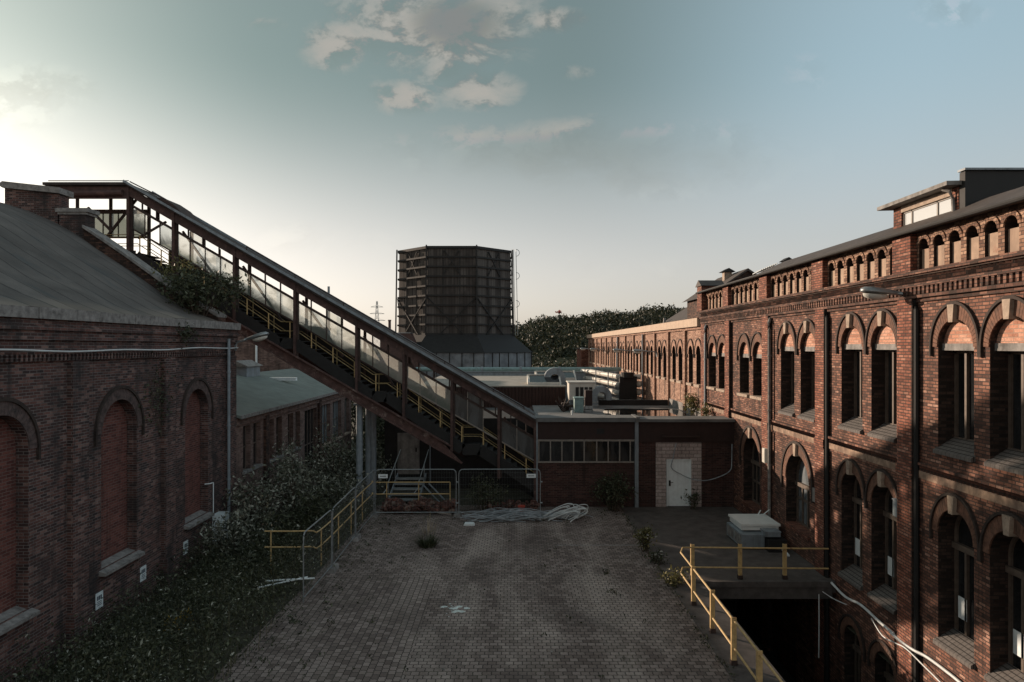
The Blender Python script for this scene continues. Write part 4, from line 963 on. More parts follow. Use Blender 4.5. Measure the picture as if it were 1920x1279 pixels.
P = [(9.75, 30.7, 2.9), (9.72, 30.65, 2.1), (9.65, 30.6, 1.75), (9.3, 30.6, 1.5), (8.6, 30.65, 1.27), (8.0, 30.75, 1.3), (7.5, 30.85, 1.5), (7.08, 30.9, 1.78), (7.15, 30.93, 2.2), (7.3, 30.95, 2.9)]
def smooth_path(P, n=6):
    P = [Vector(p) for p in P]; out = []
    for i in range(len(P) - 1):
        p0, p1, p2, p3 = P[max(i - 1, 0)], P[i], P[i + 1], P[min(i + 2, len(P) - 1)]
        for k in range(n):
            t = k / n; out.append(.5 * ((2 * p1) + (p2 - p0) * t + (2 * p0 - 5 * p1 + 4 * p2 - p3) * t * t + (3 * p1 - p0 - 3 * p2 + p3) * t ** 3))
    return out + [P[-1]]
tag(obj('hanging_cable', hang(smooth_path(P), .022), M['cable']), 'grey cable sagging across the white door and pale blockwork', 'cable')
# ================================================================== flat-roofed plant hall and its roof gear
ph = thing('plant_hall', 'flat-roofed workshop with pale gravel roof and dark red corrugated front behind the passage', 'workshop', (0, 52, 0))
m = MB(); m.box(-6.6, 3.3, 45.0, 45.1, -1, 4.6); m.box(3.2, 3.3, 45.1, 61, -1, 4.6); obj('wall', m, M['corr_red'], ph)
m = MB(); m.box(-6.6, 3.35, 44.95, 61, 4.6, 4.68); obj('roof', m, M['felt_pale'], ph)
m = MB(); m.box(-6.6, 9.3, 61, 61.3, -1, 4.98); m.box(-6.6, 9.3, 60.9, 61.4, 4.98, 5.03); obj('roof_parapet', m, M['greymetal'], ph)
pp_ = thing('roof_pipe', 'long pale teal pipe running across behind the gravel roof', 'pipe', (0, 62, 4.5))
m = MB(); m.tube([(-9, 61.9, 5.2), (9.6, 61.9, 5.2)], .19, 12); obj('pipe', m, M['tealpaint'], pp_)
for X in (-3, .5, 4, 7.5): m = MB(); m.box(X - .08, X + .08, 61.75, 62.05, 3, 5.05); m.tube([(X - .1, 61.9, 5.2), (X + .1, 61.9, 5.2)], .24, 12); obj('support', m, M['greymetal'], pp_)
def white_frame(x0, x1, y0, y1, z, lab):
    r = thing('skylight', lab, 'skylight', ((x0 + x1) / 2, (y0 + y1) / 2, z), 'framed roof lights')
    m = MB(); m.box(x0, x1, y0, y0 + .1, z, z + .18); m.box(x0, x1, y1, y1 + .1, z, z + .22); m.prism([(x0, y0, z), (x0, y1, z), (x0, y1, z + .55), (x0, y0 + .6, z + .4)], (.14, 0, 0)); m.prism([(x1, y0, z), (x1, y1, z), (x1, (y0 + y1) / 2, z + .7)], (.12, 0, 0))
    m.box(x0, x1, (y0 + y1) / 2, (y0 + y1) / 2 + .1, z + .55, z + .65); obj('frame', m, M['tank'], r)
    m = MB(); m.add([(x0 + .14, y0 + .1, z + .15), (x1, y0 + .1, z + .15), (x1, (y0 + y1) / 2, z + .58), (x0 + .14, (y0 + y1) / 2, z + .58)], [(0, 1, 2, 3)]); m.add([(x0 + .14, y1, z + .15), (x1, y1, z + .15), (x1, (y0 + y1) / 2, z + .58), (x0 + .14, (y0 + y1) / 2, z + .58)], [(0, 1, 2, 3)]); obj('pane', m, M['glass'], r)
white_frame(.85, 3.0, 46.0, 49.5, 4.68, 'cream framed roof light at the near edge of the gravel roof')
white_frame(1.6, 4.6, 52.5, 56, 4.68, 'cream framed roof light behind the arched grey duct')
def arch_duct(c, Rr, w, zb, ax, lab):
    """inverted U duct: half ring of square section on two legs, seen side on"""
    r = thing('air_duct', lab, 'duct', (c[0], c[1], zb), 'arched ventilation ducts')
    m = MB(); f = lambda u, v, d: Vector((c[0] + u, c[1] + d, v)); n = 14
    ring(m, f, 0, c[2], Rr * .42, Rr * .42, Rr, Rr, 0, w, n=n, gap=0)
    obj('bend', m, M['greymetal'], r)
    m = MB(); fbox(m, f, -Rr, -Rr * .42, zb, c[2], 0, w); fbox(m, f, Rr * .42, Rr, c[2] - .25, c[2], 0, w); obj('leg', m, M['greymetal'], r)
    m = MB(); fbox(m, f, -Rr - .05, -Rr * .42 + .05, zb + .1, zb + .16, -.04, w + .04); fbox(m, f, -Rr - .05, -Rr * .42 + .05, zb + .3, zb + .36, -.04, w + .04); obj('flange', m, M['galv'], r)
arch_duct((2.75, 47.3, 5.05), .74, .8, 4.68, 0, 'blue grey arched air duct standing on the gravel roof')
arch_duct((5.35, 42.2, 4.2), .62, .8, 3.5, 0, 'blue grey arched air duct at the end of the black roof parapet')
tk = thing('machine_housing', 'cream box-shaped cooling machine on a frame behind the passage roof', 'machine', (4.1, 43, 3.5))
m = MB(); m.box(3.35, 4.95, 42.4, 44.0, 3.95, 5.0); m.box(3.28, 5.02, 42.35, 44.1, 5.0, 5.08); obj('housing', m, M['tank'], tk)
m = MB()
for i in range(4): m.box(3.75 + .28 * i, 3.95 + .28 * i, 42.36, 42.4, 4.15, 4.75)
obj('louvre', m, M['black'], tk); m = MB()
for X in (3.4, 4.85):
    for Y in (42.5, 43.8): m.box(X - .05, X + .05, Y - .05, Y + .05, 3.5, 3.95)
obj('leg', m, M['greymetal'], tk)
m = MB(); m.box(3.4, 3.9, 39.0, 39.8, 3.5, 4.3); m.box(3.36, 3.94, 38.96, 39.84, 4.3, 4.36); tag(obj('switch_cabinet', m, M['tealpaint']), 'small teal cabinet standing on the wet passage roof', 'cabinet')
cs = thing('flue_stack', 'dark red square flue with grey base rings on the passage roof', 'flue', (4.25, 39.6, 3.5))
m = MB(); m.box(4.05, 4.45, 39.4, 39.9, 3.85, 4.75); obj('shaft', m, M['darkred'], cs); m = MB(); m.box(4.0, 4.5, 39.35, 39.95, 3.5, 3.62); m.box(4.02, 4.48, 39.37, 39.93, 3.66, 3.85); obj('base', m, M['galv'], cs)
m = MB()
rr = random.Random(9)
for i in range(12): a = Vector((rr.uniform(2.7, 3.3), rr.uniform(39, 41), 3.5)); b = a + Vector((rr.uniform(-.4, .5), rr.uniform(-.4, .4), rr.uniform(.3, .9))); m.tube([a, b], .035, 6)
m.tube([(2.6, 40, 3.75), (3.5, 40, 3.8)], .09, 8); m.box(2.75, 3.2, 40.2, 40.6, 3.5, 3.95); tag(obj('pipe_cluster', m, M['rustdark']), 'tangle of dark valves and pipework beside the teal cabinet', 'pipework')
m = MB(); m.tube([(3.05, 36.6, 3.5), (3.05, 36.6, 3.72)], .05, 8); m.tube([(3.05, 36.6, 3.72), (3.05, 36.6, 3.84)], .065, 8); tag(obj('vent_cap', m, M['white']), 'little white vent cap at the passage roof edge', 'vent')
# bundle of ducts leading to the wing
db = thing('duct_bundle', 'stack of sunlit cream ducts running up to the long wing on a steel frame', 'ducts', (8, 58, 0))
for i in range(4): m = MB(); m.tube([(6.0, 61.5, 5.05 - .62 * i), (6.7, 60.2, 5.05 - .62 * i), (7.9, 52.5, 4.95 - .62 * i), (9.6, 52.2, 4.95 - .62 * i)], .2, 10); obj('duct', m, M['tank'], db)
m = MB()
for Y, X in ((60.5, 6.45), (57, 7.0), (53.5, 7.55)): m.box(X - .3, X - .22, Y, Y + .08, -1, 5.3); m.box(X + .25, X + .33, Y, Y + .08, -1, 5.3)
for z in (5.3, 4.7, 4.05, 3.4): m.box(5.9, 8.0, 52.9, 53.0, z - .04, z); m.box(3.5, 6.2, 60.4, 60.5, z - .3, z - .26)
obj('support', m, M['greymetal'], db)
m = MB(); m.box(7.9, 9.2, 51.6, 52.0, 2.5, 5.0); m.tube([(8.5, 51.8, 4.9), (8.5, 51.8, 5.3)], .5, 14); obj('fan_housing', m, M['black'], db)

# ================================================================== cooling tower
ct = thing('cooling_tower', 'dark octagonal timber-clad cooling tower with steel girts and flared base', 'cooling tower', (-9.75, 113.8, 0))
C = Vector((-9.75, 113.8, 0)); S0 = 7.3
def octo(z, s, rot=0):
    Rv = s / (2 * math.sin(math.pi / 8)); return [C + Vector((Rv * math.sin(math.pi / 8 + math.pi / 4 * i + rot), -Rv * math.cos(math.pi / 8 + math.pi / 4 * i + rot), z)) for i in range(8)]
zs_ = [9.0, 13.5, 18.1, 22.7]; ss = [7.52, 7.48, 7.44, 7.4]
m = MB()
rings = [octo(z, s) for z, s in zip(zs_, ss)]
m.add([v for r in rings for v in r], [(i * 8 + j, i * 8 + (j + 1) % 8, i * 8 + 8 + (j + 1) % 8, i * 8 + 8 + j) for i in range(3) for j in range(8)]); obj('shell', m, M['tower'], ct)
m = MB()
for k in range(10):
    z = 9.15 + 1.48 * k; r = octo(z, 7.64 - .012 * k)
    for j in range(8): m.bar(r[j], r[(j + 1) % 8], .16, .26 if k < 9 else .4)
obj('girt', m, M['black'], ct)
lo = octo(9.0, 7.86); hi = octo(22.7, 7.7)
for j in range(8): m = MB(); m.bar(lo[j], hi[j] + Vector((0, 0, .1)), .2, .2); obj('corner_post', m, M['black'], ct)
m = MB(); b0 = octo(9.1, 7.75); b1 = octo(14.9, 7.62); b2 = octo(17.9, 7.55); b3 = octo(22, 7.5)
for j in range(8):
    k = (j + 1) % 8
    m.bar(b0[j].lerp(b0[k], .27), b1[k], .14, .16); m.bar(b0[k].lerp(b0[j], .27), b1[j], .14, .16)
    mid = b3[j].lerp(b3[k], .5); m.bar(b2[j].lerp(b2[k], .3), b3[j].lerp(b3[k], .65), .1, .12); m.bar(b2[k].lerp(b2[j], .3), b3[k].lerp(b3[j], .65), .1, .12)
    for t in (.33, .66): m.bar(b0[j].lerp(b0[k], t), b3[j].lerp(b3[k], t), .1, .1)
obj('cross_brace', m, M['black'], ct)
m = MB(); r0 = octo(9.1, 7.7); r1 = octo(6.3, 10.4); m.add(r0 + r1, [(j, (j + 1) % 8, 8 + (j + 1) % 8, 8 + j) for j in range(8)]); obj('flared_skirt', m, M['black'], ct)
m = MB(); r1 = octo(6.3, 10.2); r2 = octo(-1, 10.2); m.add(r1 + r2, [(j, (j + 1) % 8, 8 + (j + 1) % 8, 8 + j) for j in range(8)]); bw_ = obj('base_wall', m, plain('stained tower concrete', (.15, .165, .18), .85, .4, .6, rust=(.07, .07, .075), rustamt=.7), ct)
m = MB(); q = octo(0, 10.25)
for j in range(8):
    for t in (0, .17, .31, .5, .68, .85): p = q[j].lerp(q[(j + 1) % 8], t); m.bar((p.x, p.y, -1), (p.x, p.y, 6.3), .12, .12)
obj('rib', m, M['black'], bw_)
m = MB(); lv = octo(0, 8.0)[1]; lx, ly = lv.x + .12, lv.y
m.tube([(lx, ly, 9), (lx - .3, ly, 22.9)], .05, 5); m.tube([(lx + .4, ly + .3, 9), (lx + .1, ly + .3, 22.9)], .05, 5)
for z in (14.1, 18.6, 22.3): m.tube([Vector((lx, ly, z)) + Vector((.55 * math.sin(t) + .1, 0, .55 * math.cos(t))) for t in [math.pi * i / 10 for i in range(11)]], .045, 5)
obj('ladder', m, M['galv'], ct)
m = MB(); m.box(-19.5, -12, 100, 103, 9.0, 9.1) if False else m.prism([(-20, 101, 6), (-14.2, 101, 6), (-15.6, 101, 9.2), (-20, 101, 9.2)], (0, 3, 0)); an = thing('tower_shed', 'rusty red shed against the left foot of the cooling tower', 'shed', (-17, 102, -1))
m.box(-20, -14.2, 101, 104, -1, 6); obj('wall', m, M['rustred'], an); m = MB(); m.box(-20.1, -15.5, 100.9, 104.1, 9.2, 9.3); obj('roof', m, M['galv'], an)

# ================================================================== far things
py = thing('pylon', 'grey lattice power pylon far off left of the cooling tower', 'pylon', (-82, 405, 0))
m = MB()
hw = lambda z: .35 + 3.2 * max(0, (34 - z) / 34) ** 1.4
lev = [0, 7, 13, 18, 22.5, 26, 29, 31.5, 34]
for sx in (-1, 1):
    for sy in (-1, 1):
        for a, b in zip(lev[:-1], lev[1:]): m.bar((-82 + sx * hw(a), 405 + sy * hw(a), a), (-82 + sx * hw(b), 405 + sy * hw(b), b), .16, .16)
for a, b in zip(lev[:-1], lev[1:]):
    for sy in (-1, 1): m.bar((-82 - hw(a), 405 + sy * hw(a), a), (-82 + hw(b), 405 + sy * hw(b), b), .1, .1); m.bar((-82 + hw(a), 405 + sy * hw(a), a), (-82 - hw(b), 405 + sy * hw(b), b), .1, .1)
obj('lattice_mast', m, M['galv'], py)
for z, L in ((30.5, 3.6), (26.5, 4.3), (22.5, 4.9)): m = MB(); m.bar((-82 - L, 405, z), (-82 + L, 405, z), .25, .3); m.bar((-82 - L, 405, z), (-82, 405, z + 1.2), .1, .1); m.bar((-82 + L, 405, z), (-82, 405, z + 1.2), .1, .1); obj('cross_arm', m, M['galv'], py)
m = MB(); m.tube([(-82, 300, 0), (-82, 300, 33.5)], .9, 12, r1=.55); tag(obj('far_chimney', m, M['greymetal']), 'thin grey chimney far away just above the stair bridge roof', 'chimney')
m = MB(); m.tube([(-36.8, 200, 0), (-36.8, 200, 14.6)], .5, 12, r1=.4); m.tube([(-36.8, 200, 14.6), (-36.8, 200, 15)], .5, 12); tag(obj('far_chimney', m, M['rustred']), 'short red chimney close to the left edge of the cooling tower', 'chimney')

def hill_h(x, y):
    # wooded ridge beyond the plant, right of the tower
    base = max(0.0, min(1.0, (y - 190) / 150))
    t = (x + 25) / 130
    prof = 14.6 + 8.0 * math.exp(-((x - 62) / 36) ** 2) + 1.6 * math.sin(x * .09) + 1.0 * math.sin(x * .23 + y * .05)
    l = 1 / (1 + math.exp(-(x + 40) / 14)); l = .18 + .82 * l
    return -1.2 + base * base * (3 - 2 * base) * prof * l
m = MB(); m.grid(60, 40, lambda i, j: Vector((-420 + 840 * i, 185 + 300 * j, hill_h(-420 + 840 * i, 185 + 300 * j) - .4)))
struct('hill', m, plain('wooded hillside', (.035, .042, .02), .95, .4, .08), (0, 300, 0))
wr = random.Random(21); m = MB()
def crown(m, c, rx, rz, n, size, rnd, shell=.55):
    for _ in range(n):
        while True:
            v = Vector((rnd.gauss(0, 1), rnd.gauss(0, 1), rnd.gauss(0, 1)))
            if v.length > .01: break
        v.normalize(); q = shell + (1 - shell) * rnd.random()
        lump = 1 + .22 * math.sin(v.x * 5 + c[0]) * math.sin(v.z * 4 + c[1])
        m.leaf((c[0] + v.x * rx * q * lump, c[1] + v.y * rx * q * lump, c[2] + v.z * rz * q * lump), size, rnd, .3)
for _ in range(1300):
    y = 215 + 135 * wr.random() ** .6; x = wr.uniform(-.12 * y - 10, .30 * y + 10)
    r = wr.uniform(1.8, 3.6); h = hill_h(x, y)
    if x < -40 and y < 300: continue
    crown(m, (x, y, h + r * .8), r, r * wr.uniform(.8, 1.2), 60, .6, wr)
for _ in range(120):
    y = wr.uniform(125, 185); x = wr.uniform(4, 42) if wr.random() < .8 else wr.uniform(-50, -24)
    r = wr.uniform(1.8, 3.2); crown(m, (x, y, wr.uniform(-.5, 3.0)), r, r * 1.2, 110, .42, wr)
o = obj('hill_wood', m, M['leaf_far'], origin=(0, 250, 0)); o['kind'] = 'stuff'; o['label'] = 'dark wood covering the far hill right of the cooling tower'
rt = thing('red_tree', 'single red-leaved tree sticking up from the wooded ridge', 'tree', (22.3, 345, 24))
m = MB(); m.tube([(22.3, 345, 12), (22.3, 345, 23.6)], .3, 6, r1=.15); obj('trunk', m, M['bark'], rt); m = MB(); crown(m, (22.3, 345, 24.6), 1.5, .9, 90, .5, wr, .3); obj('crown', m, M['leaf_red'], rt)

# ================================================================== ground, yard, pit
m = MB(); hole = [(5.85, 7.0), (XR - .0, 7.0), (XR - .0, 30.6), (5.85, 30.6)]
big = [(-900, -60), (900, -60), (900, 2200), (-900, 2200)]
m.holed(lambda u, v, d: Vector((u, v, -1.12 - d)), big, [hole], 0.0)
struct('ground', m, M['farground'])
m = MB()
m.box(5.6, 5.85, 7, 30.6, -4.6, -.04); m.box(5.85, XR + 2.5, 30.6, 30.8, -4.6, -.2); m.box(5.6, XR + 2, 7, 30.8, -4.7, -4.6); m.box(5.85, XR, 6.8, 7, -4.6, -.1); struct('pit_wall', m, M['dirtdark'])
YB = 31.0
m = MB(); m.add([(-2.5, 21.6, 0), (4.75, 21.6, 0), (4.75, 31.3, 0), (-6.35, 31.3, 0), (-6.35, 21.6, 0)], [(0, 1, 2, 3, 4)]); m.add([(-2.42, 4, 0), (4.75, 4, 0), (4.75, 21.6, 0), (-2.5, 21.6, 0)], [(0, 1, 2, 3)]); struct('paved_yard', m, M['paver'])
m = MB(); m.add([(-7.2, 4, 0), (-2.42, 4, 0), (-2.5, 21.6, 0), (-6.35, 21.6, 0)], [(0, 1, 2, 3)]); struct('paved_lane', m, M['paver_turned'])
m = MB(); m.box(4.752, 5.87, 4, 21.15, -.3, .012); struct('concrete_kerb_strip', m, M['kerb'])
m = MB(); m.box(4.752, XR - .003, 21.152, 31.2, -.34, -.004); struct('terrace', m, M['asphalt'])
m = MB(); m.box(5.2, XR - .14, 21.0, 21.15, -.12, .05); m.box(5.85, XR - .14, 21.06, 21.148, -.5, -.12); struct('terrace_edge_beam', m, M['kerb'])
m = MB(); m.box(1.4, 4.7, 24.98, 25.06, .001, .006); struct('drain_channel', m, M['concrete'])
def emb(i, j):
    x = -6.3 - 6.2 * i; y = 3 + 60 * j; t = max(0, min(1, (i - .12) / .7))
    return Vector((x, y, -.02 - 1.0 * t * t * (3 - 2 * t) + .07 * math.sin(x * 2.1 + y * 1.3) * min(1, i * 5) + .05 * math.sin(y * 2.7) * min(1, i * 5)))
m = MB(); m.grid(24, 120, emb); m.box(-6.32, -6.2, 31.3, 45, -1.2, -.02); struct('verge', m, M['soil'])
m = MB(); m.box(-6.4, 1.0, 31.3, 44.9, -1.1, -.006); struct('undercroft_floor', m, M['soil'])
m = MB(); rs = random.Random(4)
for k in range(26):
    cx = -1.75 + rs.gauss(0, .16); cy = 19.05 + rs.gauss(0, .22) - .3 * (rs.random() ** 3); r0 = .02 + .085 * rs.random() ** 2
    pts = [(cx + r0 * rs.uniform(.7, 1.5) * math.cos(2 * math.pi * i / 9), cy + r0 * rs.uniform(.5, 1.1) * math.sin(2 * math.pi * i / 9), .003 + .0001 * k) for i in range(9)]; m.add(pts, [tuple(range(9))])
o = tag(obj('paint_splash', m, M['stone_pale']), 'pale splash of spilled white paint on the pavers', 'paint')

# ================================================================== railings and fences
# yellow guard rail round the pit
gr_ = thing('pit_railing', 'worn yellow guard railing round the open pit beside the factory', 'railing', (5.05, 20.7, 0))
Zt, Zm = 1.04, .42
for z in (Zt, Zm): m = MB(); m.tube([(XR - .13, 21.35, z - .08), (5.5, 21.3, z - .02), (5.2, 21.2, z), (5.02, 20.7, z), (5.02, 17.2, z - .03), (4.98, 12, z - .02), (4.98, 7, z)], .026, 8); obj('rail', m, M['yellow'], gr_)
for X, Y in ((5.02, 19.2), (5.02, 17.35), (5.0, 15.6), (4.98, 13.9), (4.98, 12.2), (5.55, 21.35), (7.05, 21.38), (8.45, 21.38)):
    m = MB(); m.box(X - .055, X + .055, Y - .012, Y + .012, .1, 1.1); m.box(X - .055, X - .035, Y + .012, Y + .07, .1, 1.1); p = obj('post', m, M['yellow'], gr_)
    m = MB(); m.box(X - .07, X + .07, Y - .04, Y + .09, 0, .12); obj('foot', m, M['rustdark'], p)
# yellow railing along the verge and across under the bridge
vr = thing('verge_railing', 'yellow pipe railing along the overgrown verge and under the stair bridge', 'railing', (-6.35, 26, 0))
for z in (1.24, .72): m = MB(); m.tube(smooth_path([(-8.2, 22.35, z), (-6.75, 22.4, z), (-6.4, 22.9, z), (-6.35, 30.0, z), (-6.1, 30.35, z), (-2.9, 30.4, z)], 5), .024, 8); obj('rail', m, M['yellow'], vr)
for X, Y in ((-8.0, 22.35), (-6.45, 22.7), (-6.37, 24.6), (-6.37, 26.5), (-6.36, 28.4), (-5.72, 30.38), (-4.3, 30.4), (-2.9, 30.4)): m = MB(); m.tube([(X, Y, -.6 if X < -6.3 else 0), (X, Y, 1.24)], .024, 8); obj('post', m, M['yellow'], vr)
# mobile site fence panels
def fence_panel(a, b, lab, sign=False):
    a = Vector((*a, 0)); b = Vector((*b, 0)); d = (b - a); L = d.length; d.normalize(); P = lambda t, z: a + d * t + Vector((0, 0, z))
    r = thing('site_fence_panel', lab, 'fence panel', a, 'mobile site fence panels')
    m = MB(); m.tube(smooth_path([P(.04, .05), P(.04, 1.0), P(.04, 1.8), P(.12, 1.96), P(.3, 2.0), P(L / 2, 2.0), P(L - .3, 2.0), P(L - .12, 1.96), P(L - .04, 1.8), P(L - .04, 1.0), P(L - .04, .05)], 4), .021, 6); m.tube([P(.04, .16), P(L - .04, .16)], .018, 6); m.tube([P(L / 2, .16), P(L / 2, 2.0)], .014, 6) if False else None; obj('frame', m, M['galv'], r)
    m = MB(); n = int(L / .11)
    for i in range(1, n): t = L * i / n; m.bar(P(t, .17), P(t, 1.98), .002, .002)
    for z in (.45, .75, 1.05, 1.35, 1.65, 1.85): m.bar(P(.05, z), P(L - .05, z), .002, .002)
    obj('wire_mesh', m, M['galv'], r)
    m = MB(); m.tube([P(L - .04, 1.45), P(L + .05, 1.45)], .035, 8); m.tube([P(L - .04, .55), P(L + .05, .55)], .035, 8); obj('clamp', m, M['galv'], r)
    if sign: m = MB(); p = P(sign, 1.72); m.bar(p - d * .2 + Vector((0, -.03, 0)), p + d * .2 + Vector((0, -.03, 0)), .012, .17); s = obj('sign_plate', m, M['white'], r); m = MB(); m.bar(p - d * .13 + Vector((0, -.04, 0)), p + d * .13 + Vector((0, -.04, 0)), .006, .03); obj('lettering', m, M['signink'], s)
    return r
fence_panel((-6.05, 29.3), (-2.5, 29.35), 'site fence panel in front of the pale concrete door panel', .38)
fence_panel((-2.46, 29.35), (1.12, 29.4), 'site fence panel behind the grey cable heap', 3.15)
fence_panel((-6.03, 25.8), (-6.05, 29.25), 'farthest side fence panel along the overgrown verge')
fence_panel((-5.96, 22.25), (-6.03, 25.75), 'middle side fence panel along the overgrown verge')
fence_panel((-6.0, 19.3), (-5.96, 22.2), 'nearest side fence panel with a rounded near corner')
for X, Y, lab in ((-6.04, 29.3, 'concrete fence foot at the corner of the two fence runs'), (-2.48, 29.35, 'concrete fence foot left of the grey cable heap'), (1.14, 29.4, 'concrete fence foot hidden by the white looped cable ends'), (-6.03, 25.78, 'concrete fence foot under the second joint along the verge'), (-5.96, 22.22, 'concrete fence foot under the nearest joint along the verge')):
    m = MB(); m.prism([(X - .16, Y - .32, 0), (X + .16, Y - .32, 0), (X + .12, Y - .28, .13), (X - .12, Y - .28, .13)], (0, .62, 0)); tag(obj('fence_foot', m, M['concrete']), lab, 'fence foot', 'concrete fence feet')
# rubble
rb = random.Random(12); m = MB()
def rubble(m, x0, x1, y0, y1, hmax, n):
    for _ in range(n):
        x = rb.uniform(x0, x1); y = rb.uniform(y0, y1); t = (x - x0) / (x1 - x0); h = hmax * (.35 + .65 * abs(math.sin(t * 7 + 1))) * rb.random() ** .7
        L = rb.uniform(.06, .15); d = Vector((rb.gauss(0, 1), rb.gauss(0, 1), rb.gauss(0, .4))).normalized() * L
        c = Vector((x, y, .04 + h)); m.bar(c - d, c + d, rb.uniform(.08, .12), rb.uniform(.06, .09))
rubble(m, -5.8, -2.65, 29.6, 30.9, .42, 420); rubble(m, -1.4, 1.0, 29.8, 30.8, .36, 200)
def rub_mat():
    mt, nt, out = new_mat('broken brick'); g = nt.node('ShaderNodeNewGeometry')
    c = nt.ramp(g.outputs['Random Per Island'], [(0, (.045, .026, .023)), (.4, (.09, .042, .035)), (.75, (.13, .065, .05)), (.9, (.2, .16, .135)), (1, (.22, .075, .055))]); c = nt.mix(.5, c, nt.ramp(nt.noise(pos(nt), 20, 4), [(.3, (.4, .4, .4)), (.7, (1.4, 1.4, 1.4))]), 'MULTIPLY'); finish(nt, out, c, .9); return mt
o = obj('brick_rubble', m, rub_mat()); o['kind'] = 'stuff'; o['label'] = 'heap of broken red bricks behind the site fence'
m = MB(); m.bar((-3.35, 29.45, .12), (-2.75, 29.5, .03), .09, .04); tag(obj('loose_plank', m, M['wood']), 'short pale plank lying in front of the brick rubble', 'plank')
m = MB(); m.box(.15, .4, 29.65, 29.9, .02, .3); m.box(.12, .43, 29.62, 29.93, .3, .34); tag(obj('plastic_crate', m, plain('bright red plastic', (.4, .05, .03), .5, .1)), 'small bright red box on the rubble behind the cable heap', 'box')
# cable heap
cb = random.Random(31); m = MB(); m2 = MB()
for i in range(46):
    x = cb.uniform(-2.3, -.5); y = cb.uniform(28.2, 29.1); z = cb.uniform(.02, .2); ln = cb.uniform(1.6, 4.2); pts = []
    ph_ = cb.uniform(0, 6); am = cb.uniform(.03, .18)
    for k in range(9): t = k / 8; pts.append((x + ln * t, y + am * math.sin(ph_ + 5 * t) + .25 * (cb.random() - .5) * t, max(.02, z + .12 * math.sin(3.1 * t) + .1 * math.sin(ph_ + 7 * t))))
    m.tube(smooth_path(pts, 3), cb.uniform(.010, .019), 5)
for i in range(15):
    pts = []; x0 = cb.uniform(.9, 1.5); y0 = cb.uniform(28.4, 29.1); L = cb.uniform(.9, 1.7); hh = cb.uniform(.15, .62); a0 = cb.uniform(-.5, .5)
    for k in range(10): t = k / 9; a = math.pi * (1.15 * t) ; pts.append((x0 + L * math.sin(a * .62) * (1 if t < .8 else .92), y0 + a0 * t, max(.025, hh * math.sin(min(math.pi, a * .9)) + .04)))
    m2.tube(smooth_path(pts, 3), cb.uniform(.016, .026), 6)
ch = thing('cable_heap', 'long heap of stripped grey cables with pale looped ends lying on the pavers', 'cables', (0, 28.7, 0))
o1 = obj('grey_cables', m, M['cable'], ch); o2 = obj('pale_cable_loops', m2, M['cable_white'], ch); o1['kind'] = 'stuff'; o2['kind'] = 'stuff'
m = MB(); m.prism([(-2.1, 27.75, .0), (-1.65, 27.75, 0), (-1.7, 27.75, .07), (-2.05, 27.75, .07)], (0, .3, 0)); tag(obj('rubble_block', m, M['white']), 'small pale block at the left end of the cable heap', 'block')
# junk pile by the factory
jp = thing('cabinet', 'low grey steel cabinet lying beside the factory wall, under a white board', 'cabinet', (8.6, 25.2, 0))
m = MB(); m.box(8.15, 8.95, 24.5, 26.3, .05, .52); m.box(8.2, 8.9, 24.6, 26.2, 0, .05); obj('body', m, M['greymetal'], jp); m = MB(); m.box(8.14, 8.15, 24.6, 25.35, .1, .47); m.box(8.14, 8.15, 25.45, 26.2, .1, .47); obj('door', m, M['stone_grey'], jp)
m = MB(); m.box(8.98, 9.62, 24.15, 25.0, 0, .42); m.box(9.02, 9.58, 24.19, 24.96, .42, .44); tag(obj('black_crate', m, M['black']), 'black open crate in front of the grey steel cabinet', 'crate')
m = MB(); m.box(8.9, 9.45, 24.3, 24.75, .5, .66); m.box(8.88, 9.47, 24.28, 24.77, .66, .69); tag(obj('grey_box', m, M['greymetal']), 'small grey box on the black crate under the white board', 'box')
m = MB(); m.box(8.3, 9.65, 25.0, 26.4, .55, .72); m.box(8.25, 9.68, 24.9, 26.45, .72, .80); m.box(8.32, 9.6, 24.93, 24.95, .58, .70); tag(obj('white_board', m, M['whiteboard']), 'stack of white boards lying flat on the grey steel cabinet', 'boards')
m = MB(); m.bar((9.55, 26.3, .8), (9.72, 26.1, 1.05), .05, .03); m.bar((9.4, 26.4, .8), (9.42, 26.2, 1.0), .03, .03); tag(obj('bent_bracket', m, M['white']), 'bent white bracket sticking up behind the white boards', 'bracket')
m = MB(); m.bar((9.45, 23.6, .05), (9.5, 24.6, .12), .09, .05); tag(obj('pale_plank', m, M['white']), 'pale plank leaning at the black crate beside the factory wall', 'plank')
# boxes and papers on the factory wall
def jbox(y, z, w, h, lab): m = MB(); m.box(XR - .27, XR - .135, y - w, y + w, z - h, z + h); m.box(XR - .285, XR - .27, y - w * .9, y + w * .9, z - h * .92, z + h * .92); tag(obj('junction_box', m, M['tank']), lab, 'box', 'grey boxes on the factory wall')
jbox(26.55, 3.05, .14, .28, 'grey junction box beside the drainpipe of the tall factory')
m = MB(); m.box(XR - .06, XR, 27.0, 27.25, 2.8, 3.25); tag(obj('wall_plate', m, M['concrete']), 'small pale plate right of the farthest big archway', 'plate')
m = MB(); m.box(XR - .06, XR, 22.45, 22.75, 2.15, 2.6); tag(obj('wall_plate', m, M['concrete']), 'small pale plate right of the archway with milky panes', 'plate')
m = MB(); m.box(XR - .12, XR - .0, 17.52, 17.74, 2.9, 3.32); m.box(XR - .13, XR, 17.5, 17.76, 3.32, 3.35); tag(obj('junction_box', m, M['greymetal']), 'grey box between the second lower window pair and the next pier', 'box', 'grey boxes on the factory wall')
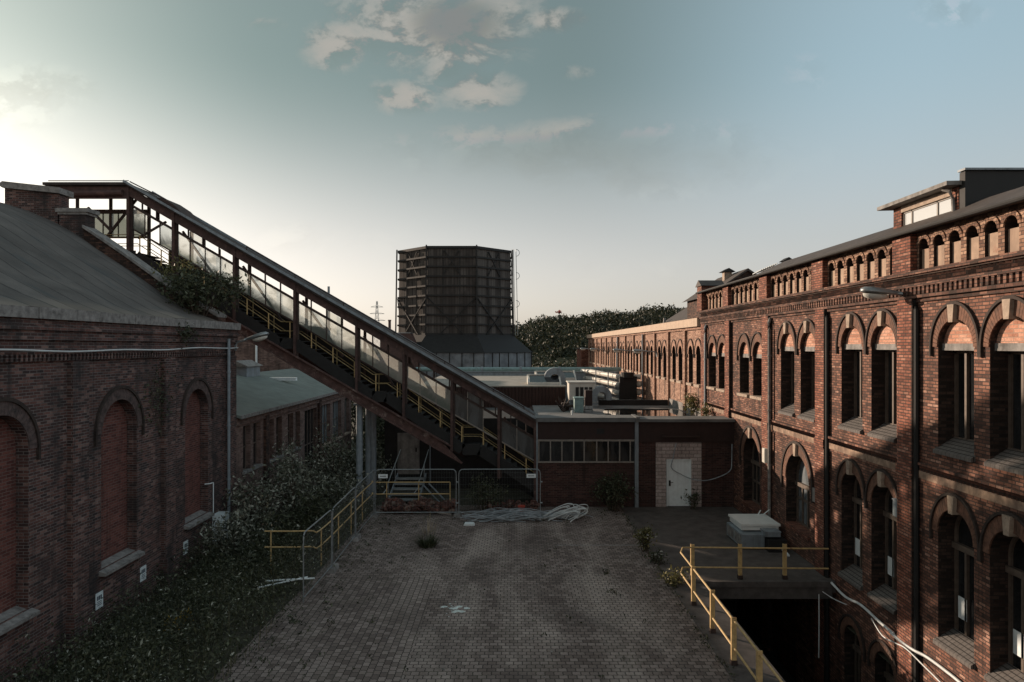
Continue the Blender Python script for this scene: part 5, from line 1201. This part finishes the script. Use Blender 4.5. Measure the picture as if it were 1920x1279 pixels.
for uc_, z, lab in ((20.1, 1.25, 'white paper in the lower window farthest from the camera'), (18.3, 1.25, 'white paper in the lower window left of the grey wall box'), (15.3, 1.25, 'white paper in the lower window right of the big pier'), (13.55, 1.2, 'white paper in the lower window nearest the camera')):
    m = MB(); m.box(XR + .36, XR + .368, uc_ + .26, uc_ + .56, z - .24, z + .26)
    p = tag(obj('paper_notice', m, M['white']), lab, 'paper', 'papers in the lower factory windows')
# loose conduit along the facade
def conduit(name, pts, r, mat, lab): m = MB(); m.tube(smooth_path(pts, 5), r, 6); return tag(obj(name, m, M[mat]), lab, 'conduit')
conduit('wall_conduit', [(XR - .2, 21.0, .02), (XR - .16, 20.2, -.12), (XR - .16, 19.3, -.02), (XR - .16, 18.3, -.1), (XR - .17, 17.6, -.12)], .036, 'cable_white', 'white conduit sagging along the factory wall from the pit corner')
conduit('wall_conduit', [(XR - .17, 17.75, -.15), (XR - .18, 17.2, -.17), (XR - .17, 16.7, -.15), (XR - .08, 16.3, -.14), (XR - .1, 15.4, -.12), (XR - .1, 14.4, -.15), (XR - .1, 11.0, -.1)], .036, 'cable_white', 'white conduit on the factory wall below the nearest lower windows')
conduit('wall_conduit', [(XR - .12, 18.8, -.2), (XR - .14, 18.2, -.42), (XR - .14, 17.6, -.35), (XR - .18, 17.0, -.25), (XR - .12, 16.2, -.4), (XR - .1, 14.8, -.55), (XR - .1, 12, -.5)], .018, 'cable_white', 'thin pale cable dangling under the white conduit')
conduit('pit_cable', [(9.3, 20.9, -.3), (9.28, 20.85, -1.2), (9.25, 20.8, -2.2)], .02, 'cable_white', 'thin white cable hanging into the dark pit')
conduit('pit_cable', [(9.45, 21.0, -.25), (9.7, 20.8, -.4), (9.8, 20.2, -.35)], .015, 'cable_white', 'short pale wire looping from the terrace edge to the factory wall')
# planks in the verge
m = MB(); m.tube([(-7.4, 20.2, .35), (-5.98, 20.35, .38)], .025, 6); tag(obj('pale_pole', m, M['white']), 'upper of two pale poles lying across the weeds beside the nearest fence panel', 'pole')
m = MB(); m.tube([(-7.55, 20.0, .22), (-6.2, 20.4, .4)], .025, 6); tag(obj('pale_pole', m, M['white']), 'lower of two pale poles lying across the weeds, tilted', 'pole')

# ================================================================== plants
vg = random.Random(77)
def shrub(name, lab, c, rx, h, n, size, mat, grp='shrubs', stems=9, cat_='shrub', flower=0, spread=1.0):
    r = thing(name, lab, cat_, c, grp); c = Vector(c); st = MB(); lf = MB(); fl_m = MB()
    tips = []
    for i in range(stems):
        a = vg.uniform(0, 6.28); q = math.sqrt(vg.random()) * rx; hh = h * vg.uniform(.55, 1.05) * (1 - .35 * q / rx)
        e = c + Vector((math.cos(a) * q * spread, math.sin(a) * q * spread, hh)); mid = c.lerp(e, .5) + Vector((vg.uniform(-.1, .1), vg.uniform(-.1, .1), .12 * h))
        st.tube([c + Vector((math.cos(a) * q * .25, math.sin(a) * q * .25, -.15)), mid, e], .012 + .006 * h, 5, r1=.006); tips.append((mid, e))
    for k in range(n):
        mid, e = tips[vg.randrange(stems)]; t = vg.random() ** .6
        p = mid.lerp(e, t) if vg.random() < .75 else c.lerp(mid, .4 + .6 * vg.random())
        s = .22 * rx * (1.2 - .5 * t) + .05
        lf.leaf(p + Vector((vg.gauss(0, s), vg.gauss(0, s), vg.gauss(0, s * .9))), size, vg, .5)
    obj('stem', st, M['bark'], r); obj('foliage', lf, M[mat], r)
    if flower:
        for k in range(flower):
            mid, e = tips[vg.randrange(stems)]; p = e + Vector((vg.gauss(0, .12 * rx), vg.gauss(0, .12 * rx), vg.uniform(-.1, .1)))
            for _ in range(4): fl_m.leaf(p + Vector((vg.gauss(0, .02), vg.gauss(0, .02), 0)), .035, vg)
        obj('flower_heads', fl_m, M['petal'], r)
    return r
shrub('roof_bush', 'olive bush growing from the gutter corner of the left hall roof', (-13.1, 28.2, 8.7), 1.5, 1.9, 2300, .085, 'leaf', None, 16, 'bush', spread=1.1)
shrub('roof_bush', 'olive sprigs tinted as if sunlit above the left hall verge', (-14.0, 28.7, 9.8), .9, 1.3, 420, .07, 'leaf_olive', None, 10, 'bush')  # no sun reaches these; the lighter leaf colour paints it in
# big shrubs between the hall and the columns
sp = [(-10.6, 27.5, 1.0, 3.3, 'leaf_grey'), (-9.4, 29.0, 1.3, 4.2, 'leaf_grey'), (-10.2, 31.5, 1.3, 4.5, 'leaf_grey'), (-9.0, 33.5, 1.4, 4.7, 'leaf_grey'), (-8.2, 27.2, 1.1, 2.5, 'leaf'), (-7.8, 30.5, 1.1, 3.2, 'leaf_grey'), (-9.6, 37, 1.5, 3.6, 'leaf'), (-8.0, 38.5, 1.5, 3.4, 'leaf'), (-10.4, 25.2, 1.0, 2.3, 'leaf_grey'), (-8.9, 25.3, .9, 1.9, 'leaf'), (-7.4, 25.0, .7, 1.3, 'leaf')]
ad = ['tall grey-leaved shrub close to the left hall corner', 'grey-leaved shrub in front of the low hall windows', 'tallest grey-leaved shrub against the low brick hall', 'grey-leaved shrub left of the bridge columns', 'dark shrub behind the middle side fence panel', 'dark shrub just left of the bridge columns behind the fence', 'far dark shrub under the low hall gate', 'far dark shrub beyond the bridge columns', 'grey-leaved shrub beside the left drainpipe', 'low dark shrub in the middle of the verge', 'low dark shrub at the bend of the verge railing']
for (x, y, rx, h, mt), lab in zip(sp, ad): shrub('shrub', lab, (x, y, -.9), rx, h, int(1500 * rx), .075, mt, 'shrubs on the verge', 15)
shrub('shrub', 'pale-leaved shrub between the columns and the dark undercroft', (-7.3, 34.6, -.9), 1.0, 3.9, 1500, .075, 'leaf_grey', 'shrubs on the verge', 14)
for x, y, h, lab in ((-8.6, 44.5, 5.5, 'tall leafy bush filling the gap behind the bridge columns'), (-9.6, 50.5, 6.5, 'tree-high bush beyond the end of the low hall'), (-7.6, 54, 6.0, 'far bush behind the left end of the workshop'), (-11.6, 52.6, 6.5, 'leafy tree against the far corner of the low hall')): shrub('shrub', lab, (x, y, -1.1), 2.0, h, 3200, .10, 'leaf', 'shrubs on the verge', 26)
shrub('shrub', 'dark bush behind the second site fence panel', (-1.3, 30.2, 0), .8, 1.7, 1300, .06, 'leaf', None, 14)
shrub('shrub', 'dark bush leaning on the passage wall beside the grey post', (4.4, 30.2, 0), .85, 1.9, 1700, .06, 'leaf', None, 16)
shrub('shrub', 'small leafy sprout at the foot of the white door', (7.95, 30.6, 0), .35, 1.0, 120, .07, 'leaf', None, 8)
shrub('weed_clump', 'tall weed with white flowers growing from the yard joint', (4.65, 24.3, 0), .34, 1.05, 520, .05, 'leaf_olive', 'weeds in the paving', 14, 'weed', 16)
shrub('weed_clump', 'low white-flowered weed in front of the tall flowering one', (4.75, 23.0, 0), .35, .45, 260, .045, 'leaf', 'weeds in the paving', 10, 'weed', 10)
shrub('weed_clump', 'reddish brown weed at the yard corner of the pit railing', (4.95, 20.85, 0), .42, .42, 420, .045, 'leaf_olive', 'weeds in the paving', 12, 'weed')
shrub('weed_clump', 'tiny weed tuft in the middle right of the yard', (2.95, 22.0, 0), .16, .09, 60, .035, 'leaf', 'weeds in the paving', 6, 'weed')
shrub('weed_clump', 'tiny weed tuft nearer the kerb strip', (2.85, 20.2, 0), .16, .09, 60, .035, 'leaf', 'weeds in the paving', 6, 'weed')
shrub('wall_ivy', 'young shrub rooted in the ledge of the long wing above the passage', (9.7, 37.2, 3.5), .6, 1.5, 420, .075, 'leaf_olive', None, 9, 'shrub', spread=.6)
shrub('wall_ivy', 'small shrub clinging to the factory corner beside the drainpipe', (9.6, 34.3, 3.5), .45, 1.1, 220, .07, 'leaf_olive', None, 7, 'shrub', spread=.5)
# creeper on the left hall
cr = thing('creeper', 'dark thin creeper hanging on the left hall between two bricked-up arches', 'creeper', (XL + .1, 23, 4)); m = MB()
for _ in range(420):
    y = 22.9 + vg.gauss(0, .6); z = 6.0 + vg.gauss(0, .55) - abs(vg.gauss(0, .5)); m.leaf((XL + .06 + abs(vg.gauss(0, .07)), y, z), .05, vg)
obj('foliage', m, M['leaf'], cr)
m = MB(); 
for i in range(7): y = 22.4 + .2 * i; m.tube([(XL + .03, 23.1, 4.2), (XL + .05, y, 5.3), (XL + .06, y + vg.uniform(-.4, .4), 6.3)], .01, 4)
obj('stem', m, M['bark'], cr)
tb = thing('cornice_weed', 'dark weed tuft sprouting from the left hall cornice', 'weed', (XL + .3, 24.1, 7.7)); m = MB()
for _ in range(260): m.leaf((XL + .33 + abs(vg.gauss(0, .09)), 24.1 + vg.gauss(0, .3), 7.75 + vg.gauss(0, .16)), .05, vg)
obj('foliage', m, M['leaf'], tb)
# grass tufts in the yard
def tuft(lab, c, n, h, mat, lean=.25, rad=.15):
    r = thing('grass_tuft', lab, 'grass tuft', c, 'grass tufts in the paving'); m = MB(); c = Vector(c)
    for _ in range(n):
        a = vg.uniform(0, 6.28); q = rad * math.sqrt(vg.random()); b = c + Vector((math.cos(a) * q, math.sin(a) * q, 0)); hh = h * vg.uniform(.5, 1.1)
        e = b + Vector((math.cos(a) * lean * vg.random() * 1.4, math.sin(a) * lean * vg.random() * 1.4, hh)); sd = Vector((-math.sin(a), math.cos(a), 0)) * .011; md = b.lerp(e, .55) + Vector((0, 0, hh * .1))
        m.add([b - sd, b + sd, md + sd * .8, md - sd * .8, e], [(0, 1, 2, 3), (3, 2, 4)])
    obj('blades', m, M[mat], r)
tuft('round green grass tuft on the left of the yard', (-3.2, 24.9, 0), 320, .38, 'leaf', .3, .3)
tuft('tall dry straw stalks near the brick rubble', (-3.35, 26.6, 0), 26, .75, 'stalk', .2, .3)
shrub('goldenrod', 'yellow leaved plant on the verge beside the left hall', (-9.2, 18.6, -.7), .3, 1.1, 90, .05, 'leaf_yellow', None, 8, 'plant')
# moss and seedlings in the joints, grit and scraps on the pavers
m = MB(); m4 = MB()
for _ in range(420):
    r_ = vg.random()
    if r_ < .45: x = -6.2 + abs(vg.gauss(0, .9)); y = vg.uniform(13, 29)
    elif r_ < .7: x = 4.7 + vg.gauss(0, .08); y = vg.uniform(13, 30)
    elif r_ < .85: x = vg.uniform(-6, 5); y = 28.9 + vg.gauss(0, .5)
    else: x = vg.uniform(-6, 4.7); y = vg.uniform(13, 29)
    s_ = vg.uniform(.02, .07)
    for k in range(vg.randrange(3, 11)): m.leaf((x + vg.gauss(0, s_), y + vg.gauss(0, s_), .01 + abs(vg.gauss(0, s_ * .7))), .022 + s_ * .25, vg, .8)
for _ in range(150):
    x = vg.uniform(-6, 4.6); y = 13 + 16 * vg.random() ** .7; q = vg.uniform(.008, .03); a = vg.uniform(0, 3.1)
    m4.bar((x - q * math.cos(a), y - q * math.sin(a), .006), (x + q * math.cos(a), y + q * math.sin(a), .012), q * 1.2, .008)
o = obj('joint_weeds', m, M['leaf'], origin=(0, 20, 0)); o['kind'] = 'stuff'; o['label'] = 'moss and seedlings in the joints of the pavers'
o = obj('yard_grit', m4, M['stone_grey'], origin=(0, 20, 0)); o['kind'] = 'stuff'; o['label'] = 'small pale scraps and grit scattered over the pavers'
# weeds covering the verge: nobody could count these
m = MB(); m3 = MB()
def weed(x, y):
    i = (-6.3 - x) / 6.2; z = emb(i, (y - 3) / 60).z
    h = vg.uniform(.2, .9) * (1.9 if vg.random() < .2 else 1); n = int(10 + h * 26)
    top = Vector((x + vg.gauss(0, .1), y + vg.gauss(0, .1), z + h))
    for k in range(n):
        t = vg.random() ** .8; p = Vector((x, y, z)).lerp(top, t); s = .12 + .1 * (1 - t)
        (m if vg.random() < .86 else m3).leaf(p + Vector((vg.gauss(0, s), vg.gauss(0, s), vg.gauss(0, .04))), vg.uniform(.022, .05), vg, .6)
for _ in range(2900):
    x = -6.2 - 5.9 * vg.random() ** .85; y = vg.uniform(12, 31)
    weed(x, y)
mg = MB()
for _ in range(2600):
    x = -6.15 - 5.8 * vg.random(); y = vg.uniform(12, 31); z = emb((-6.3 - x) / 6.2, (y - 3) / 60).z - .03; a = vg.uniform(0, 6.28); hh = vg.uniform(.25, .95) * (.6 if x > -6.8 else 1)
    b = Vector((x, y, z)); e = b + Vector((math.cos(a) * .3 * hh, math.sin(a) * .3 * hh, hh)); sd = Vector((-math.sin(a), math.cos(a), 0)) * .007; md = b.lerp(e, .5) + Vector((0, 0, .12 * hh))
    mg.add([b - sd, b + sd, md + sd * .8, md - sd * .8, e], [(0, 1, 2, 3), (3, 2, 4)])
o = obj('verge_grass', mg, M['grassgreen'], origin=(-9, 20, -1)); o['kind'] = 'stuff'; o['label'] = 'thin grass stalks standing among the weeds of the verge'
o = obj('verge_weeds', m, M['leaf'], origin=(-9, 20, -1)); o['kind'] = 'stuff'; o['label'] = 'dark weeds and brambles covering the verge beside the left hall'
o = obj('verge_pale_weeds', m3, M['leaf_grey'], origin=(-9, 20, -1)); o['kind'] = 'stuff'; o['label'] = 'paler weed leaves scattered over the verge'

# ================================================================== sky, sun, camera
world = bpy.data.worlds.new('World'); scn.world = world; world.use_nodes = True
world.node_tree.nodes.clear(); nt = NT(world.node_tree)
sky = nt.node('ShaderNodeTexSky', sky_type='NISHITA'); sky.sun_disc = False
tosun = -SUN
sky.sun_elevation = math.asin(tosun.z); sky.sun_rotation = math.atan2(tosun.x, tosun.y)
sky.altitude = 50; sky.air_density = 1.0; sky.dust_density = 2.5; sky.ozone_density = 1.0
g = nt.node('ShaderNodeTexCoord').outputs['Generated']
sp_ = nt.node('ShaderNodeSeparateXYZ'); nt.put(sp_.inputs[0], g)
gm = nt.node('ShaderNodeGamma'); gm.inputs[1].default_value = SKY_GAM; nt.put(gm.inputs[0], sky.outputs[0])
hs = nt.node('ShaderNodeHueSaturation'); hs.inputs['Saturation'].default_value = SKY_SAT; nt.put(hs.inputs['Color'], gm.outputs[0])
el = nt.smooth(sp_.outputs[2], .06, .38)
az = nt.smooth(sp_.outputs[0], .05, .5)
lf_ = nt.smooth(sp_.outputs[0], -.3, -.62)
tint = nt.mix(el, TINT_LOW, nt.mix(lf_, nt.mix(az, TINT_HIGH, TINT_RIGHT), TINT_LEFT))
skyc = nt.mix(1.0, hs.outputs[0], tint, 'MULTIPLY')
# fill light added out of view: sky brightened overhead and behind the camera
back = nt.math('MAXIMUM', nt.smooth(sp_.outputs[1], .25, -.4), nt.smooth(sp_.outputs[2], .48, .8))
skyc = nt.mix(1.0, skyc, nt.mix(back, (1, 1, 1), BACK), 'MULTIPLY')
# clouds: puffs at fixed directions of the sky, u east/north, v up/north
dy = nt.math('MAXIMUM', sp_.outputs[1], .02)
u = nt.math('DIVIDE', sp_.outputs[0], dy); v = nt.math('DIVIDE', sp_.outputs[2], dy)
uv = nt.node('ShaderNodeCombineXYZ'); nt.put(uv.inputs[0], u); nt.put(uv.inputs[1], nt.math('MULTIPLY', v, 1.5)); uv = uv.outputs[0]
puffs = [(-.115, .475, .14, .075, .95), (-.05, .50, .09, .05, .75), (-.265, .44, .05, .036, .95), (-.06, .378, .062, .03, .95), (-.16, .366, .052, .026, .9), (-.10, .40, .05, .03, .8), (.13, .283, .28, .045, .85), (.19, .25, .17, .035, .7), (.06, .478, .05, .018, .8), (-.72, .366, .10, .045, .8), (.635, .49, .06, .026, .7), (.43, .40, .04, .028, .45), (-.30, .16, .16, .03, .34), (.15, .11, .12, .03, .3), (-.36, .47, .03, .012, .5), (.09, .40, .03, .012, .4)]
dens = None
for a, b, ra, rb_, amp in puffs:
    q = nt.math('ADD', nt.math('POWER', nt.math('ABSOLUTE', nt.math('DIVIDE', nt.math('SUBTRACT', u, a), ra)), 2), nt.math('POWER', nt.math('ABSOLUTE', nt.math('DIVIDE', nt.math('SUBTRACT', v, b), rb_)), 2))
    k = nt.math('MULTIPLY', nt.math('SUBTRACT', 1, nt.math('MINIMUM', nt.math('MULTIPLY', q, .5), 1)), amp)
    dens = k if dens is None else nt.math('MAXIMUM', dens, k)
uv = nt.vmath('ADD', uv, CLOUD_OFF)
n1 = nt.noise(uv, 12, 10, .62, .3)
n1b = nt.noise(nt.vmath('ADD', uv, (-.016, .024, 0)), 12, 10, .62, .3)
cl = nt.smooth(nt.math('ADD', dens, nt.math('MULTIPLY', nt.math('SUBTRACT', n1, .5), 1.6)), .12, 1.15)
front = nt.math('GREATER_THAN', sp_.outputs[1], .05)
cl = nt.math('MULTIPLY', nt.math('MULTIPLY', cl, front), nt.smooth(dens, .02, .3))
def blob(a, b, ra, rb_): return nt.smooth(nt.math('ADD', nt.math('POWER', nt.math('ABSOLUTE', nt.math('DIVIDE', nt.math('SUBTRACT', u, a), ra)), 2), nt.math('POWER', nt.math('ABSOLUTE', nt.math('DIVIDE', nt.math('SUBTRACT', v, b), rb_)), 2)), 1.0, .1)
lit = nt.smooth(nt.math('SUBTRACT', n1, n1b), -.09, .07)
dark = nt.math('MAXIMUM', blob(-.085, .475, .085, .05), blob(.15, .268, .33, .055))
lit = nt.math('MULTIPLY', lit, nt.math('SUBTRACT', 1, nt.math('MULTIPLY', dark, .8)))
ccol = nt.mix(1.0, nt.mix(lit, CLOUD_SHADE, CLOUD_LIT), nt.mix(1.0, skyc, nt.mix(lit, (.88, .855, .825), (1.12, 1.1, 1.07)), 'MULTIPLY'), 'LIGHTEN')
hum = nt.math('MULTIPLY', cl, .9)
skyc = nt.mix(hum, skyc, ccol)
bg = nt.node('ShaderNodeBackground'); nt.put(bg.inputs[0], skyc); bg.inputs[1].default_value = SKY_STR
wo = nt.node('ShaderNodeOutputWorld'); nt.l.new(bg.outputs[0], wo.inputs[0])

sl = bpy.data.lights.new('sun', 'SUN'); sl.energy = SUN_STR; sl.angle = R(.6); sl.color = (1.0, .78, .6)
so = bpy.data.objects.new('sun', sl); COL.objects.link(so); so.rotation_euler = SUN.to_track_quat('-Z', 'Y').to_euler(); so.location = (-60, 60, 40)

cam = bpy.data.cameras.new('camera'); co_ = bpy.data.objects.new('camera', cam); COL.objects.link(co_)
co_.location = (0, 0, HC); co_.rotation_euler = (R(90), 0, 0)
cam.sensor_width = 36; cam.lens = F / 1920 * 36; cam.shift_x = -6 / 1920; cam.shift_y = 9.5 / 1920
cam.clip_start = .1; cam.clip_end = 4000
scn.camera = co_
scn.view_settings.view_transform = 'Standard'; scn.view_settings.look = 'None'; scn.view_settings.exposure = EXPO; scn.view_settings.gamma = 1
scn.view_settings.use_curve_mapping = False
scn.cycles.max_bounces = 6; scn.cycles.transparent_max_bounces = 12; scn.cycles.caustics_reflective = False; scn.cycles.caustics_refractive = False
